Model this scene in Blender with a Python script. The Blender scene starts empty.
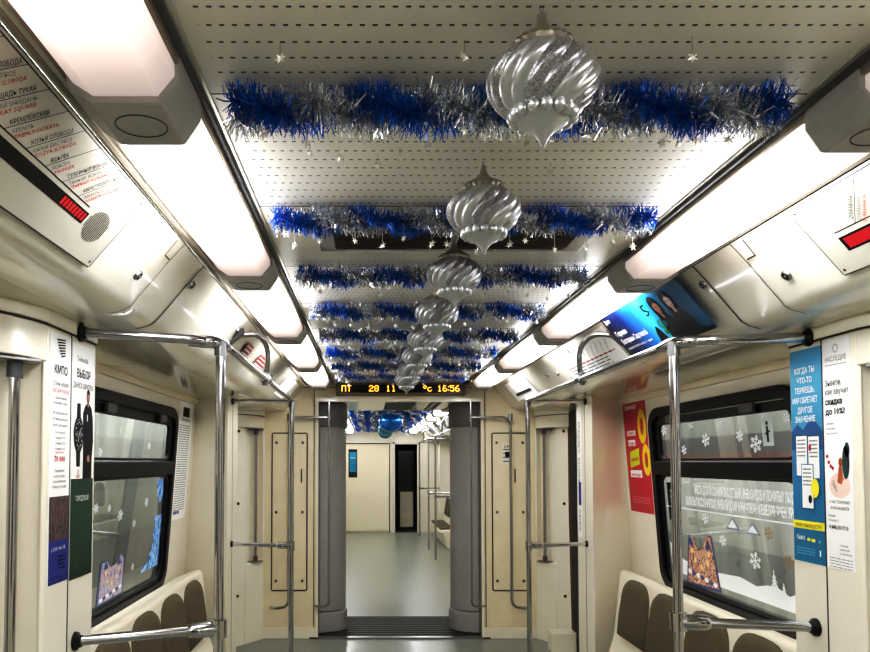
import bpy, bmesh, math, random
from mathutils import Vector, Matrix

random.seed(7)
C = bpy.context.scene.collection
YS = 1.25                        # length unit along the car, in metres
PI = math.pi

# ------------------------------------------------------------------ materials
def srgb(r, g, b):
    f = lambda c: (c / 255 / 12.92) if c / 255 <= 0.04045 else ((c / 255 + 0.055) / 1.055) ** 2.4
    return (f(r), f(g), f(b), 1.0)

MATS = {}
def mat(name, rgb=(200, 200, 200), rough=0.5, metal=0.0, spec=0.5, coat=0.0, noise=0.0, nscale=8.0,
        bump=0.0, bscale=60.0, emit=None, estr=0.0):
    if name in MATS:
        return MATS[name]
    m = bpy.data.materials.new(name)
    m.use_nodes = True
    nt = m.node_tree
    b = nt.nodes['Principled BSDF']
    col = srgb(*rgb)
    b.inputs['Base Color'].default_value = col
    b.inputs['Roughness'].default_value = rough
    b.inputs['Metallic'].default_value = metal
    b.inputs['Specular IOR Level'].default_value = spec
    b.inputs['Coat Weight'].default_value = coat
    b.inputs['Coat Roughness'].default_value = 0.08
    if emit:
        b.inputs['Emission Color'].default_value = srgb(*emit)
        b.inputs['Emission Strength'].default_value = estr
    tc = nt.nodes.new('ShaderNodeTexCoord')
    if noise > 0:
        n = nt.nodes.new('ShaderNodeTexNoise')
        n.inputs['Scale'].default_value = nscale
        n.inputs['Detail'].default_value = 5
        nt.links.new(tc.outputs['Object'], n.inputs['Vector'])
        r = nt.nodes.new('ShaderNodeValToRGB')
        r.color_ramp.elements[0].position = 0.3
        r.color_ramp.elements[1].position = 0.7
        r.color_ramp.elements[0].color = tuple(c * (1 - noise) for c in col[:3]) + (1,)
        r.color_ramp.elements[1].color = tuple(min(1, c * (1 + noise)) for c in col[:3]) + (1,)
        nt.links.new(n.outputs['Fac'], r.inputs['Fac'])
        nt.links.new(r.outputs['Color'], b.inputs['Base Color'])
    if bump > 0:
        n2 = nt.nodes.new('ShaderNodeTexNoise')
        n2.inputs['Scale'].default_value = bscale
        n2.inputs['Detail'].default_value = 3
        nt.links.new(tc.outputs['Object'], n2.inputs['Vector'])
        bp = nt.nodes.new('ShaderNodeBump')
        bp.inputs['Strength'].default_value = bump
        bp.inputs['Distance'].default_value = 0.01
        nt.links.new(n2.outputs['Fac'], bp.inputs['Height'])
        nt.links.new(bp.outputs['Normal'], b.inputs['Normal'])
    MATS[name] = m
    return m

CREAM = mat('cream_panel', (238, 232, 216), 0.28, noise=0.03, nscale=3, coat=0.5)
CREAMW = mat('cream_worn', (233, 222, 194), 0.38, noise=0.06, nscale=5, coat=0.15)
COVE = mat('cove_white', (228, 224, 211), 0.22, noise=0.03, nscale=4, coat=0.8)
SOFFIT = mat('soffit_cream', (206, 199, 174), 0.16, noise=0.05, nscale=3, coat=0.8)
SHELL = mat('seat_shell_cream', (232, 225, 205), 0.35)
WHITE = mat('white_paper', (244, 244, 242), 0.45)
SEAM = mat('dark_seam', (48, 44, 38), 0.6)
RUBBER = mat('black_rubber', (12, 12, 13), 0.45, spec=0.3, bump=0.05)
FRAMEB = mat('black_window_frame', (12, 12, 14), 0.4, spec=0.22)
CHROME = mat('chrome', (186, 186, 190), 0.09, metal=1.0)
STEEL = mat('brushed_steel', (150, 150, 150), 0.3, metal=1.0)
DGREY = mat('grey_plastic', (74, 72, 70), 0.42, noise=0.08, nscale=20)
BUSH = mat('grey_bushing', (84, 84, 86), 0.4)
CAPM = mat('lamp_cap_grey', (176, 173, 168), 0.45, noise=0.08, nscale=14)
RAIL = mat('lamp_rail', (150, 138, 124), 0.35, metal=0.4)
RAILL = mat('lamp_rail_light', (215, 208, 192), 0.3, metal=0.2)
BROWN = mat('seat_brown', (96, 85, 64), 0.75, noise=0.12, nscale=90, bump=0.15, bscale=300)
COLG = mat('gangway_rubber_grey', (166, 165, 161), 0.5, noise=0.05, nscale=6)
COLD = mat('gangway_dark', (58, 57, 56), 0.5)
ALU = mat('ceiling_edge_alu', (205, 202, 194), 0.22, metal=0.5)
DARKV = mat('vent_dark', (40, 34, 27), 0.7)
BLACKG = mat('black_gloss', (8, 8, 9), 0.2)
INK = mat('ink_black', (16, 16, 18), 0.6, spec=0.2)
INKG = mat('ink_grey', (110, 110, 112), 0.6)
INKR = mat('ink_red', (190, 32, 38), 0.6)
INKB = mat('ink_blue', (40, 60, 150), 0.6)
PLATE = mat('tread_plate', (44, 42, 40), 0.5, metal=0.3, bump=0.5, bscale=160)

def floor_mat():
    m = mat('floor_vinyl', (138, 143, 132), 0.32, noise=0.14, nscale=60, coat=0.12)
    return m
FLOOR = floor_mat()

def ceiling_mat():
    m = bpy.data.materials.new('perforated_ceiling'); m.use_nodes = True
    nt = m.node_tree; b = nt.nodes['Principled BSDF']
    b.inputs['Roughness'].default_value = 0.30
    b.inputs['Metallic'].default_value = 0.0
    tc = nt.nodes.new('ShaderNodeTexCoord')
    sp = nt.nodes.new('ShaderNodeSeparateXYZ')
    nt.links.new(tc.outputs['Object'], sp.inputs[0])
    def math_(op, a, bb=None, c=None):
        n = nt.nodes.new('ShaderNodeMath'); n.operation = op
        for i, x in enumerate((a, bb, c)):
            if x is None: continue
            if isinstance(x, (int, float)): n.inputs[i].default_value = x
            else: nt.links.new(x, n.inputs[i])
        return n.outputs[0]
    ry = math_('DIVIDE', math_('ADD', sp.outputs['Y'], 0.015*YS), 0.0395*YS)
    row = math_('FLOOR', ry)
    fy = math_('FRACT', ry)
    off = math_('MULTIPLY', math_('MODULO', math_('ADD', row, 200.0), 2.0), 0.5)
    rx = math_('ADD', math_('DIVIDE', sp.outputs['X'], 0.0208), off)
    fx = math_('FRACT', math_('ADD', rx, 500.0))
    iny = math_('LESS_THAN', math_('ABSOLUTE', math_('SUBTRACT', fy, 0.5)), 0.052)
    inx = math_('LESS_THAN', math_('ABSOLUTE', math_('SUBTRACT', fx, 0.5)), 0.20)
    edge = math_('LESS_THAN', math_('ABSOLUTE', sp.outputs['X']), 0.548)
    k = math_('MULTIPLY', math_('MULTIPLY', iny, inx), edge)
    # plain (unperforated) band round the vent
    vb = math_('GREATER_THAN', math_('ABSOLUTE', math_('SUBTRACT', sp.outputs['Y'], 1.87*YS)), 0.20*YS)
    k = math_('MULTIPLY', k, vb)
    n = nt.nodes.new('ShaderNodeTexNoise'); n.inputs['Scale'].default_value = 2.2; n.inputs['Detail'].default_value = 4
    nt.links.new(tc.outputs['Object'], n.inputs['Vector'])
    r = nt.nodes.new('ShaderNodeValToRGB')
    r.color_ramp.elements[0].position = 0.3; r.color_ramp.elements[1].position = 0.75
    r.color_ramp.elements[0].color = srgb(212, 207, 197); r.color_ramp.elements[1].color = srgb(232, 228, 218)
    nt.links.new(n.outputs['Fac'], r.inputs['Fac'])
    mx = nt.nodes.new('ShaderNodeMix'); mx.data_type = 'RGBA'
    nt.links.new(k, mx.inputs['Factor']); nt.links.new(r.outputs['Color'], mx.inputs['A'])
    mx.inputs['B'].default_value = (0.006, 0.005, 0.004, 1)
    nt.links.new(mx.outputs['Result'], b.inputs['Base Color'])
    n2 = nt.nodes.new('ShaderNodeTexNoise'); n2.inputs['Scale'].default_value = 5; n2.inputs['Detail'].default_value = 2
    nt.links.new(tc.outputs['Object'], n2.inputs['Vector'])
    bp = nt.nodes.new('ShaderNodeBump'); bp.inputs['Strength'].default_value = 0.12; bp.inputs['Distance'].default_value = 0.02
    nt.links.new(n2.outputs['Fac'], bp.inputs['Height']); nt.links.new(bp.outputs['Normal'], b.inputs['Normal'])
    return m
CEIL = ceiling_mat()

LAMP_STR = 5.8
def lamp_mat():
    # the tube inside the diffuser stops short of the cap, so the last few centimetres glow less and pinker
    m = bpy.data.materials.new('lamp_diffuser'); m.use_nodes = True
    nt = m.node_tree; b = nt.nodes['Principled BSDF']
    b.inputs['Base Color'].default_value = srgb(150, 146, 142)
    b.inputs['Roughness'].default_value = 0.3
    tc = nt.nodes.new('ShaderNodeTexCoord'); sp = nt.nodes.new('ShaderNodeSeparateXYZ')
    nt.links.new(tc.outputs['Object'], sp.inputs[0])
    mr = nt.nodes.new('ShaderNodeMapRange')
    mr.inputs['From Min'].default_value = 0.0; mr.inputs['From Max'].default_value = 0.84*YS
    nt.links.new(sp.outputs['Y'], mr.inputs['Value'])
    r = nt.nodes.new('ShaderNodeValToRGB'); e = r.color_ramp.elements
    e[0].position = 0.0; e[0].color = (0.05, 0.045, 0.043, 1)
    e[1].position = 1.0; e[1].color = (0.020, 0.0165, 0.0155, 1)
    for p, c in ((0.10, (0.3, 0.3, 0.3, 1)), (0.22, (0.96, 0.965, 1.0, 1)), (0.62, (0.96, 0.965, 1.0, 1)), (0.74, (0.30, 0.27, 0.26, 1)), (0.84, (0.052, 0.042, 0.039, 1)), (0.93, (0.030, 0.024, 0.022, 1))):
        x = e.new(p); x.color = c
    nt.links.new(mr.outputs['Result'], r.inputs['Fac'])
    nt.links.new(r.outputs['Color'], b.inputs['Emission Color'])
    b.inputs['Emission Strength'].default_value = LAMP_STR
    return m
LAMP = lamp_mat()

def glass_mat(name, tint, gloss):
    m = bpy.data.materials.new(name); m.use_nodes = True
    nt = m.node_tree; nt.nodes.clear()
    out = nt.nodes.new('ShaderNodeOutputMaterial')
    t = nt.nodes.new('ShaderNodeBsdfTransparent'); t.inputs[0].default_value = tint
    g = nt.nodes.new('ShaderNodeBsdfGlossy'); g.inputs['Roughness'].default_value = 0.02
    g.inputs['Color'].default_value = (0.92, 0.95, 0.93, 1)
    f = nt.nodes.new('ShaderNodeFresnel'); f.inputs['IOR'].default_value = 1.5
    mm = nt.nodes.new('ShaderNodeMath'); mm.operation = 'ADD'; mm.inputs[1].default_value = gloss
    nt.links.new(f.outputs[0], mm.inputs[0])
    mx = nt.nodes.new('ShaderNodeMixShader')
    nt.links.new(mm.outputs[0], mx.inputs[0]); nt.links.new(t.outputs[0], mx.inputs[1]); nt.links.new(g.outputs[0], mx.inputs[2])
    nt.links.new(mx.outputs[0], out.inputs[0])
    return m
GLASS = glass_mat('window_glass', (0.86, 0.87, 0.86, 1), 0.07)

def outside_mat(name, stops):
    # horizontal colour bands of the platform wall outside, by height
    m = bpy.data.materials.new(name); m.use_nodes = True
    nt = m.node_tree; b = nt.nodes['Principled BSDF']; b.inputs['Roughness'].default_value = 0.6
    tc = nt.nodes.new('ShaderNodeTexCoord'); sp = nt.nodes.new('ShaderNodeSeparateXYZ')
    nt.links.new(tc.outputs['Object'], sp.inputs[0])
    mr = nt.nodes.new('ShaderNodeMapRange'); mr.inputs['From Min'].default_value = 0; mr.inputs['From Max'].default_value = 3
    nt.links.new(sp.outputs['Z'], mr.inputs['Value'])
    r = nt.nodes.new('ShaderNodeValToRGB'); r.color_ramp.interpolation = 'CONSTANT'
    e = r.color_ramp.elements
    e[0].position = 0; e[0].color = srgb(*stops[0][1])
    e[1].position = stops[1][0] / 3; e[1].color = srgb(*stops[1][1])
    for z, c in stops[2:]:
        x = e.new(z / 3); x.color = srgb(*c)
    nt.links.new(mr.outputs['Result'], r.inputs['Fac'])
    mp = nt.nodes.new('ShaderNodeMapping'); mp.inputs['Scale'].default_value = (1, 2.4, 0.25)
    nt.links.new(tc.outputs['Object'], mp.inputs['Vector'])
    n = nt.nodes.new('ShaderNodeTexNoise'); n.inputs['Scale'].default_value = 2.5; n.inputs['Detail'].default_value = 3
    nt.links.new(mp.outputs[0], n.inputs['Vector'])
    r2 = nt.nodes.new('ShaderNodeValToRGB'); r2.color_ramp.elements[0].position = .35; r2.color_ramp.elements[1].position = .65
    r2.color_ramp.elements[0].color = (.72, .72, .72, 1); r2.color_ramp.elements[1].color = (1, 1, 1, 1)
    nt.links.new(n.outputs['Fac'], r2.inputs['Fac'])
    mx = nt.nodes.new('ShaderNodeMix'); mx.data_type = 'RGBA'; mx.blend_type = 'MULTIPLY'; mx.inputs['Factor'].default_value = 1
    nt.links.new(r.outputs['Color'], mx.inputs['A']); nt.links.new(r2.outputs['Color'], mx.inputs['B'])
    nt.links.new(mx.outputs['Result'], b.inputs['Base Color'])
    return m

def picture_mat(name, cols, scale=30, stretch=(1, 1, 1), rough=0.5):
    m = bpy.data.materials.new(name); m.use_nodes = True
    nt = m.node_tree; b = nt.nodes['Principled BSDF']; b.inputs['Roughness'].default_value = rough
    tc = nt.nodes.new('ShaderNodeTexCoord'); mp = nt.nodes.new('ShaderNodeMapping')
    mp.inputs['Scale'].default_value = stretch
    nt.links.new(tc.outputs['Object'], mp.inputs['Vector'])
    n = nt.nodes.new('ShaderNodeTexNoise'); n.inputs['Scale'].default_value = scale; n.inputs['Detail'].default_value = 3
    nt.links.new(mp.outputs[0], n.inputs['Vector'])
    r = nt.nodes.new('ShaderNodeValToRGB'); e = r.color_ramp.elements
    k = len(cols)
    for i, c in enumerate(cols):
        p = 0.3 + 0.4 * i / max(1, k - 1)
        if i < 2: e[i].position = p; e[i].color = srgb(*c)
        else: x = e.new(p); x.color = srgb(*c)
    nt.links.new(n.outputs['Fac'], r.inputs['Fac']); nt.links.new(r.outputs['Color'], b.inputs['Base Color'])
    return m

def gradient_mat(name, axis, a, bnd, cols):
    m = bpy.data.materials.new(name); m.use_nodes = True
    nt = m.node_tree; b = nt.nodes['Principled BSDF']; b.inputs['Roughness'].default_value = 0.35
    tc = nt.nodes.new('ShaderNodeTexCoord'); sp = nt.nodes.new('ShaderNodeSeparateXYZ')
    nt.links.new(tc.outputs['Object'], sp.inputs[0])
    mr = nt.nodes.new('ShaderNodeMapRange'); mr.inputs['From Min'].default_value = a; mr.inputs['From Max'].default_value = bnd
    nt.links.new(sp.outputs[axis], mr.inputs['Value'])
    r = nt.nodes.new('ShaderNodeValToRGB'); e = r.color_ramp.elements
    for i, (p, c) in enumerate(cols):
        if i < 2: e[i].position = p; e[i].color = srgb(*c)
        else: x = e.new(p); x.color = srgb(*c)
    nt.links.new(mr.outputs['Result'], r.inputs['Fac']); nt.links.new(r.outputs['Color'], b.inputs['Base Color'])
    return m

def glitter_mat():
    m = bpy.data.materials.new('silver_glitter'); m.use_nodes = True
    nt = m.node_tree; b = nt.nodes['Principled BSDF']
    b.inputs['Metallic'].default_value = 0.75; b.inputs['Roughness'].default_value = 0.33
    tc = nt.nodes.new('ShaderNodeTexCoord')
    v = nt.nodes.new('ShaderNodeTexVoronoi'); v.inputs['Scale'].default_value = 760
    nt.links.new(tc.outputs['Object'], v.inputs['Vector'])
    r = nt.nodes.new('ShaderNodeValToRGB')
    r.color_ramp.elements[0].position = 0.1; r.color_ramp.elements[0].color = (0.24, 0.24, 0.26, 1)
    r.color_ramp.elements[1].position = 0.9; r.color_ramp.elements[1].color = (0.66, 0.66, 0.68, 1)
    sx = nt.nodes.new('ShaderNodeSeparateColor'); nt.links.new(v.outputs['Color'], sx.inputs[0])
    nt.links.new(sx.outputs[0], r.inputs['Fac'])
    nt.links.new(r.outputs['Color'], b.inputs['Base Color'])
    bp = nt.nodes.new('ShaderNodeBump'); bp.inputs['Strength'].default_value = 0.9; bp.inputs['Distance'].default_value = 0.003
    nt.links.new(sx.outputs[1], bp.inputs['Height']); nt.links.new(bp.outputs['Normal'], b.inputs['Normal'])
    return m
GLITTER = glitter_mat()
MATTES = mat('matte_silver', (202, 204, 207), 0.33, metal=0.8)
TBLUE = mat('tinsel_blue', (20, 104, 198), 0.3, metal=0.5)
TSILV = mat('tinsel_silver', (222, 225, 230), 0.2, metal=0.85)
STARM = mat('star_silver', (225, 222, 212), 0.28, metal=0.6)
CORD = mat('cord_grey', (120, 110, 90), 0.7)
BBLUE = mat('bauble_blue', (10, 110, 190), 0.2, metal=0.5, coat=0.4)
BTEAL = mat('bauble_teal', (70, 140, 165), 0.25, metal=0.5)
AMBER = mat('led_amber', (200, 140, 50), 0.5, emit=(255, 176, 60), estr=1.0)
LEDR = mat('led_red', (60, 0, 6), 0.5, emit=(255, 16, 44), estr=0.17)

# ------------------------------------------------------------------ mesh building
ORIG = {}
LEAN = [0]                        # side of the outward-leaning wall being built (0: none)
def lean_x(z): return 0.070*max(0.0, 1.98 - z)
class MB:
    def __init__(self, M=None):
        self.v, self.f, self.m, self.M = [], [], [], (M or Matrix.Identity(4))
    def add(self, verts, faces, mi=0):
        n = len(self.v)
        self.v += [self.M @ Vector(p) for p in verts]
        self.f += [[i + n for i in q] for q in faces]
        self.m += [mi] * len(faces)
        return self
    def box(self, x0, x1, y0, y1, z0, z1, mi=0):
        x0, x1 = min(x0, x1), max(x0, x1); y0, y1 = min(y0, y1), max(y0, y1); z0, z1 = min(z0, z1), max(z0, z1)
        v = [(x0,y0,z0),(x1,y0,z0),(x1,y1,z0),(x0,y1,z0),(x0,y0,z1),(x1,y0,z1),(x1,y1,z1),(x0,y1,z1)]
        return self.add(v, [(0,3,2,1),(4,5,6,7),(0,1,5,4),(1,2,6,5),(2,3,7,6),(3,0,4,7)], mi)
    def tube(self, pts, r, n=14, mi=0, caps=True):
        pts = [Vector(p) for p in pts]
        rs = r if isinstance(r, (list, tuple)) else [r] * len(pts)
        T = []
        for i in range(len(pts)):
            a = pts[max(0, i - 1)]; b = pts[min(len(pts) - 1, i + 1)]
            T.append((b - a).normalized())
        up = Vector((0, 0, 1)) if abs(T[0].z) < 0.9 else Vector((1, 0, 0))
        nrm = (up - T[0] * up.dot(T[0])).normalized()
        verts = []
        for i, p in enumerate(pts):
            nrm = (nrm - T[i] * nrm.dot(T[i])).normalized()
            bi = T[i].cross(nrm)
            for k in range(n):
                a = 2 * PI * k / n
                q = (nrm * math.cos(a) + bi * math.sin(a)) * rs[i]
                verts.append(p + Vector((q.x, q.y / YS, q.z)))
        faces = []
        for i in range(len(pts) - 1):
            for k in range(n):
                a = i * n + k; b = i * n + (k + 1) % n
                faces.append((a, b, b + n, a + n))
        if caps:
            faces.append(tuple(range(n - 1, -1, -1)))
            faces.append(tuple(range((len(pts) - 1) * n, len(pts) * n)))
        return self.add(verts, faces, mi)
    def lathe(self, prof, c, n=24, mi=0):
        verts, faces = [], []
        for r, z in prof:
            for k in range(n):
                a = 2 * PI * k / n
                verts.append((c[0] + r * math.cos(a), c[1] + r * math.sin(a) / YS, c[2] + z))
        for i in range(len(prof) - 1):
            for k in range(n):
                a = i * n + k; b = i * n + (k + 1) % n
                faces.append((a, b, b + n, a + n))
        return self.add(verts, faces, mi)
    def prism_y(self, prof, y0, y1, mi=0):           # closed (x, z) profile swept along y
        n = len(prof)
        v = [(x, y0, z) for x, z in prof] + [(x, y1, z) for x, z in prof]
        f = [(i, (i + 1) % n, n + (i + 1) % n, n + i) for i in range(n)]
        f += [tuple(range(n - 1, -1, -1)), tuple(range(n, 2 * n))]
        return self.add(v, f, mi)
    def prism_z(self, prof, z0, z1, mi=0):
        n = len(prof)
        v = [(x, y, z0) for x, y in prof] + [(x, y, z1) for x, y in prof]
        f = [(i, (i + 1) % n, n + (i + 1) % n, n + i) for i in range(n)]
        f += [tuple(range(n - 1, -1, -1)), tuple(range(n, 2 * n))]
        return self.add(v, f, mi)
    def strip_y(self, prof, y0, y1, mi=0, k=1):       # open profile swept along y
        n = len(prof); v = []; f = []
        for j in range(k + 1):
            y = y0 + (y1 - y0) * j / k
            v += [(x, y, z) for x, z in prof]
        for j in range(k):
            for i in range(n - 1):
                f.append((j*n+i, j*n+i+1, (j+1)*n+i+1, (j+1)*n+i))
        return self.add(v, f, mi)
    def ring(self, outer, inner, thick_dir, mi=0):    # two matching closed loops -> framed ring with thickness
        n = len(outer); d = Vector(thick_dir)
        O = [Vector(p) for p in outer]; I = [Vector(p) for p in inner]
        v = O + I + [p + d for p in O] + [p + d for p in I]
        f = []
        for i in range(n):
            j = (i + 1) % n
            f += [(i, j, n + j, n + i), (2*n+i, 2*n+j, 3*n+j, 3*n+i), (i, j, 2*n+j, 2*n+i), (n+i, n+j, 3*n+j, 3*n+i)]
        return self.add(v, f, mi)
    def build(self, name, mats, parent=None, smooth=None, bevel=0.0, recalc=True, center=True):
        if not isinstance(mats, (list, tuple)): mats = [mats]
        if LEAN[0]: self.v = [Vector((p.x + LEAN[0]*lean_x(p.z), p.y, p.z)) for p in self.v]
        if parent is not None:
            o0 = ORIG[parent.name]
        elif center and self.v:
            xs = [p.x for p in self.v]; ys = [p.y for p in self.v]; zs = [p.z for p in self.v]
            o0 = Vector(((min(xs)+max(xs))/2, (min(ys)+max(ys))/2*YS, min(zs)))
        else:
            o0 = Vector((0, 0, 0))
        me = bpy.data.meshes.new(name)
        me.from_pydata([(p.x - o0.x, p.y*YS - o0.y, p.z - o0.z) for p in self.v], [], self.f)
        for m in mats: me.materials.append(m)
        me.polygons.foreach_set('material_index', self.m)
        if recalc:
            bm = bmesh.new(); bm.from_mesh(me)
            bmesh.ops.recalc_face_normals(bm, faces=bm.faces); bm.to_mesh(me); bm.free()
        if smooth is not None:
            me.shade_smooth(); me.set_sharp_from_angle(angle=math.radians(smooth))
        me.update()
        o = bpy.data.objects.new(name, me); C.objects.link(o)
        if parent is not None: o.parent = parent
        else: o.location = o0
        ORIG[o.name] = o0
        if bevel > 0:
            b = o.modifiers.new('bevel', 'BEVEL'); b.width = bevel; b.segments = 2; b.limit_method = 'ANGLE'; b.angle_limit = 0.7
        return o

def thing(name, loc, label, cat, group=None):
    loc = (loc[0], loc[1]*YS, loc[2])
    o = bpy.data.objects.new(name, None); C.objects.link(o); o.location = loc; o.empty_display_size = 0.05
    ORIG[o.name] = Vector(loc)
    return tag(o, label, cat, group)
def tag(o, label=None, cat=None, group=None):
    if label: o['label'] = label
    if cat: o['category'] = cat
    if group: o['group'] = group
    return o
def struct(o):
    o['kind'] = 'structure'; return o
def dup(root, delta, label=None, group=None):
    r = root.copy(); C.objects.link(r); r.location = root.location + Vector((delta[0], delta[1]*YS, delta[2]))
    ORIG[r.name] = Vector(r.location)
    if label: r['label'] = label
    if group: r['group'] = group
    for ch in list(root.children):
        c = ch.copy(); C.objects.link(c); c.parent = r
        for g in list(ch.children):
            d = g.copy(); C.objects.link(d); d.parent = c
    return r

def fillet(pts, rad, k=6):
    pts = [Vector(p) for p in pts]; out = [pts[0]]
    for i in range(1, len(pts) - 1):
        a, b, c = pts[i-1], pts[i], pts[i+1]
        r = min(rad, (a-b).length * 0.49, (c-b).length * 0.49)
        p0 = b + (a-b).normalized() * r; p1 = b + (c-b).normalized() * r
        for j in range(k + 1):
            t = j / k
            out.append(p0*(1-t)**2 + b*2*t*(1-t) + p1*t*t)
    out.append(pts[-1]); return out

def rrect(x0, x1, y0, y1, r, k=6):
    P = []
    for cx, cy, a0 in ((x1-r, y1-r, 0), (x0+r, y1-r, PI/2), (x0+r, y0+r, PI), (x1-r, y0+r, 3*PI/2)):
        for j in range(k + 1):
            a = a0 + PI/2 * j / k
            P.append((cx + r*math.cos(a), cy + r*math.sin(a)))
    return P

_tc = {}
def text_geo(s, bold=0.0):
    key = (s, bold)
    if key in _tc: return _tc[key]
    cu = bpy.data.curves.new('lettering', 'FONT'); cu.body = s; cu.size = 1; cu.resolution_u = 1
    cu.offset = bold
    ob = bpy.data.objects.new('lettering', cu)
    C.objects.link(ob)
    dg = bpy.context.evaluated_depsgraph_get()
    me = bpy.data.meshes.new_from_object(ob.evaluated_get(dg))
    V = [(v.co.x, v.co.y) for v in me.vertices]; F = [tuple(p.vertices) for p in me.polygons]
    bpy.data.objects.remove(ob); bpy.data.meshes.remove(me); bpy.data.curves.remove(cu)
    if V:
        x0 = min(p[0] for p in V); x1 = max(p[0] for p in V)
    else: x0, x1 = 0, 1
    _tc[key] = (V, F, x0, x1)
    return _tc[key]

class Sheet:
    """A flat printed sheet: origin at its lower left, ux to the right, uy up; parts gather by name."""
    def __init__(self, O, ux, uy, base=0.0015):
        self.O, self.ux, self.uy = Vector(O), Vector(ux).normalized(), Vector(uy).normalized()
        self.n = self.ux.cross(self.uy).normalized(); self.base = base; self.parts = {}
    def P(self, x, y, d=0.0): return self.O + self.ux*x + self.uy*y + self.n*d
    def mb(self, part, m):
        key = part
        if key not in self.parts: self.parts[key] = (MB(), [])
        mb, ms = self.parts[key]
        if m not in ms: ms.append(m)
        return mb, ms.index(m)
    def poly(self, part, m, pts, layer=1):
        mb, i = self.mb(part, m)
        d = self.base + 0.0005*layer
        mb.add([self.P(x, y, d) for x, y in pts], [tuple(range(len(pts)))], i)
    def rect(self, part, m, x0, y0, x1, y1, layer=1):
        self.poly(part, m, [(x0,y0),(x1,y0),(x1,y1),(x0,y1)], layer)
    def ell(self, part, m, cx, cy, rx, ry, layer=1, n=20):
        self.poly(part, m, [(cx+rx*math.cos(2*PI*k/n), cy+ry*math.sin(2*PI*k/n)) for k in range(n)], layer)
    def line(self, part, m, a, b, w, layer=1):
        a = Vector(a); b = Vector(b); t = (b-a).normalized(); q = Vector((-t.y, t.x))*w/2
        self.poly(part, m, [tuple(a+q), tuple(a-q), tuple(b-q), tuple(b+q)], layer)
    def text(self, part, m, s, x, y, h, w=None, align='c', layer=2, bold=0.0, ang=0.0):
        """cap height h; optional fitted width w; (x, y) is the baseline anchor"""
        V, F, x0, x1 = text_geo(s, bold)
        if not V: return
        sy = h / 0.70; sx = (w / (x1-x0)) if w else sy
        ox = {'c': -(x0+x1)/2, 'l': -x0, 'r': -x1}[align]
        mb, i = self.mb(part, m)
        d = self.base + 0.0005*layer
        ca, sa = math.cos(ang), math.sin(ang)
        pts = []
        for vx, vy in V:
            px, py = (vx+ox)*sx, vy*sy
            pts.append(self.P(x + px*ca - py*sa, y + px*sa + py*ca, d))
        mb.add(pts, F, i)
    def paper(self, name, m, w, h, label=None, cat=None, group=None, parent=None, pts=None):
        b = MB()
        pts = pts or [(0,0),(w,0),(w,h),(0,h)]
        n = len(pts)
        v = [self.P(x, y, 0.0003) for x, y in pts] + [self.P(x, y, self.base) for x, y in pts]
        f = [(i, (i+1)%n, n+(i+1)%n, n+i) for i in range(n)] + [tuple(range(n-1,-1,-1)), tuple(range(n,2*n))]
        b.add(v, f)
        o = b.build(name, m, parent)
        if label: tag(o, label, cat, group)
        for k, (mb, ms) in self.parts.items():
            mb.build(k, ms, o, recalc=False)
        return o

# ------------------------------------------------------------------ camera
CX, EYE, VX, VY, F_ = -0.27, 1.54, 369.0, 462.0, 600.0
PITCH = math.radians(2.4); FC = F_*YS
cam = bpy.data.cameras.new('camera'); co = bpy.data.objects.new('camera', cam); C.objects.link(co)
co.location = (CX, 0, EYE); co.rotation_euler = (PI/2 + PITCH, 0, 0)
cam.sensor_width = 36; cam.lens = 36 * FC / 870
pv = VY - FC*math.tan(PITCH)
cam.shift_x = (435 - VX) / 870; cam.shift_y = (pv - 326) / 870
cam.clip_start = 0.02; cam.clip_end = 60
bpy.context.scene.camera = co
def on_x(u, v, X):               # photo point on the vertical plane x = X -> (y, z)
    y = F_*(X-CX)/(u-VX); z = EYE + (VY-v)*y/F_
    for _ in range(4):
        Xl = X + math.copysign(lean_x(z), X); y = F_*(Xl-CX)/(u-VX); z = EYE + (VY-v)*y/F_
    return y, z

# ------------------------------------------------------------------ dimensions
W, PX = 1.44, 1.20               # wall and pillar half widths
ZC = 2.25                        # ceiling height
Y0, YE = -1.9, 5.30              # this car's back and end wall
B0, B1 = 2.07, 3.97              # seat bay
N0, N1 = 6.40, 13.2              # the next car
PILL = {-1: (1.725, 2.035, 1.865), 1: (1.80, 2.09, 1.939)}

# ------------------------------------------------------------------ floor, ceiling, walls
struct(MB().box(-1.5, 1.5, Y0, YE-0.02, -0.06, 0).build('floor', FLOOR))
mb = MB(); mb.box(-0.79, 0.79, 6.02, N0, -0.06, 0.004); mb.box(-1.55, 1.55, N0, N1, -0.06, 0); struct(mb.build('floor', FLOOR))
mb = MB(); mb.box(-0.79, 0.79, YE-0.02, 6.02, -0.08, 0.012)
for q in range(9): mb.box(-0.70, 0.70, YE+0.06+0.07*q, YE+0.085+0.07*q, 0.012, 0.016)
struct(mb.build('floor', PLATE))
mb = MB(); mb.box(-0.72, 0.72, YE-0.03, YE+0.015, 0.0, 0.016); mb.box(-0.72, 0.72, 6.0, 6.03, 0.004, 0.015)
struct(mb.build('trim_1', STEEL))

def ceiling(y0, y1, seams, x=0.575):
    mb = MB(); mb.box(-x, x, y0, y1, ZC, ZC+0.03)
    ce = struct(mb.build('ceiling', CEIL, center=False))
    sm = MB()
    for y in seams: sm.box(-x, x, y-0.001, y+0.001, ZC-0.0008, ZC+0.002)
    if seams: sm.build('panel_seam', SEAM, ce)
    e = MB()
    for s in (-1, 1): e.box(s*x, s*0.625, y0, y1, ZC-0.004, ZC+0.03)
    e.build('edge_strip', ALU, ce)
    return ce
ceiling(Y0, YE, [1.135+0.51*i for i in range(-2, 8)])
ceiling(N0, N1, [])

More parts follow.
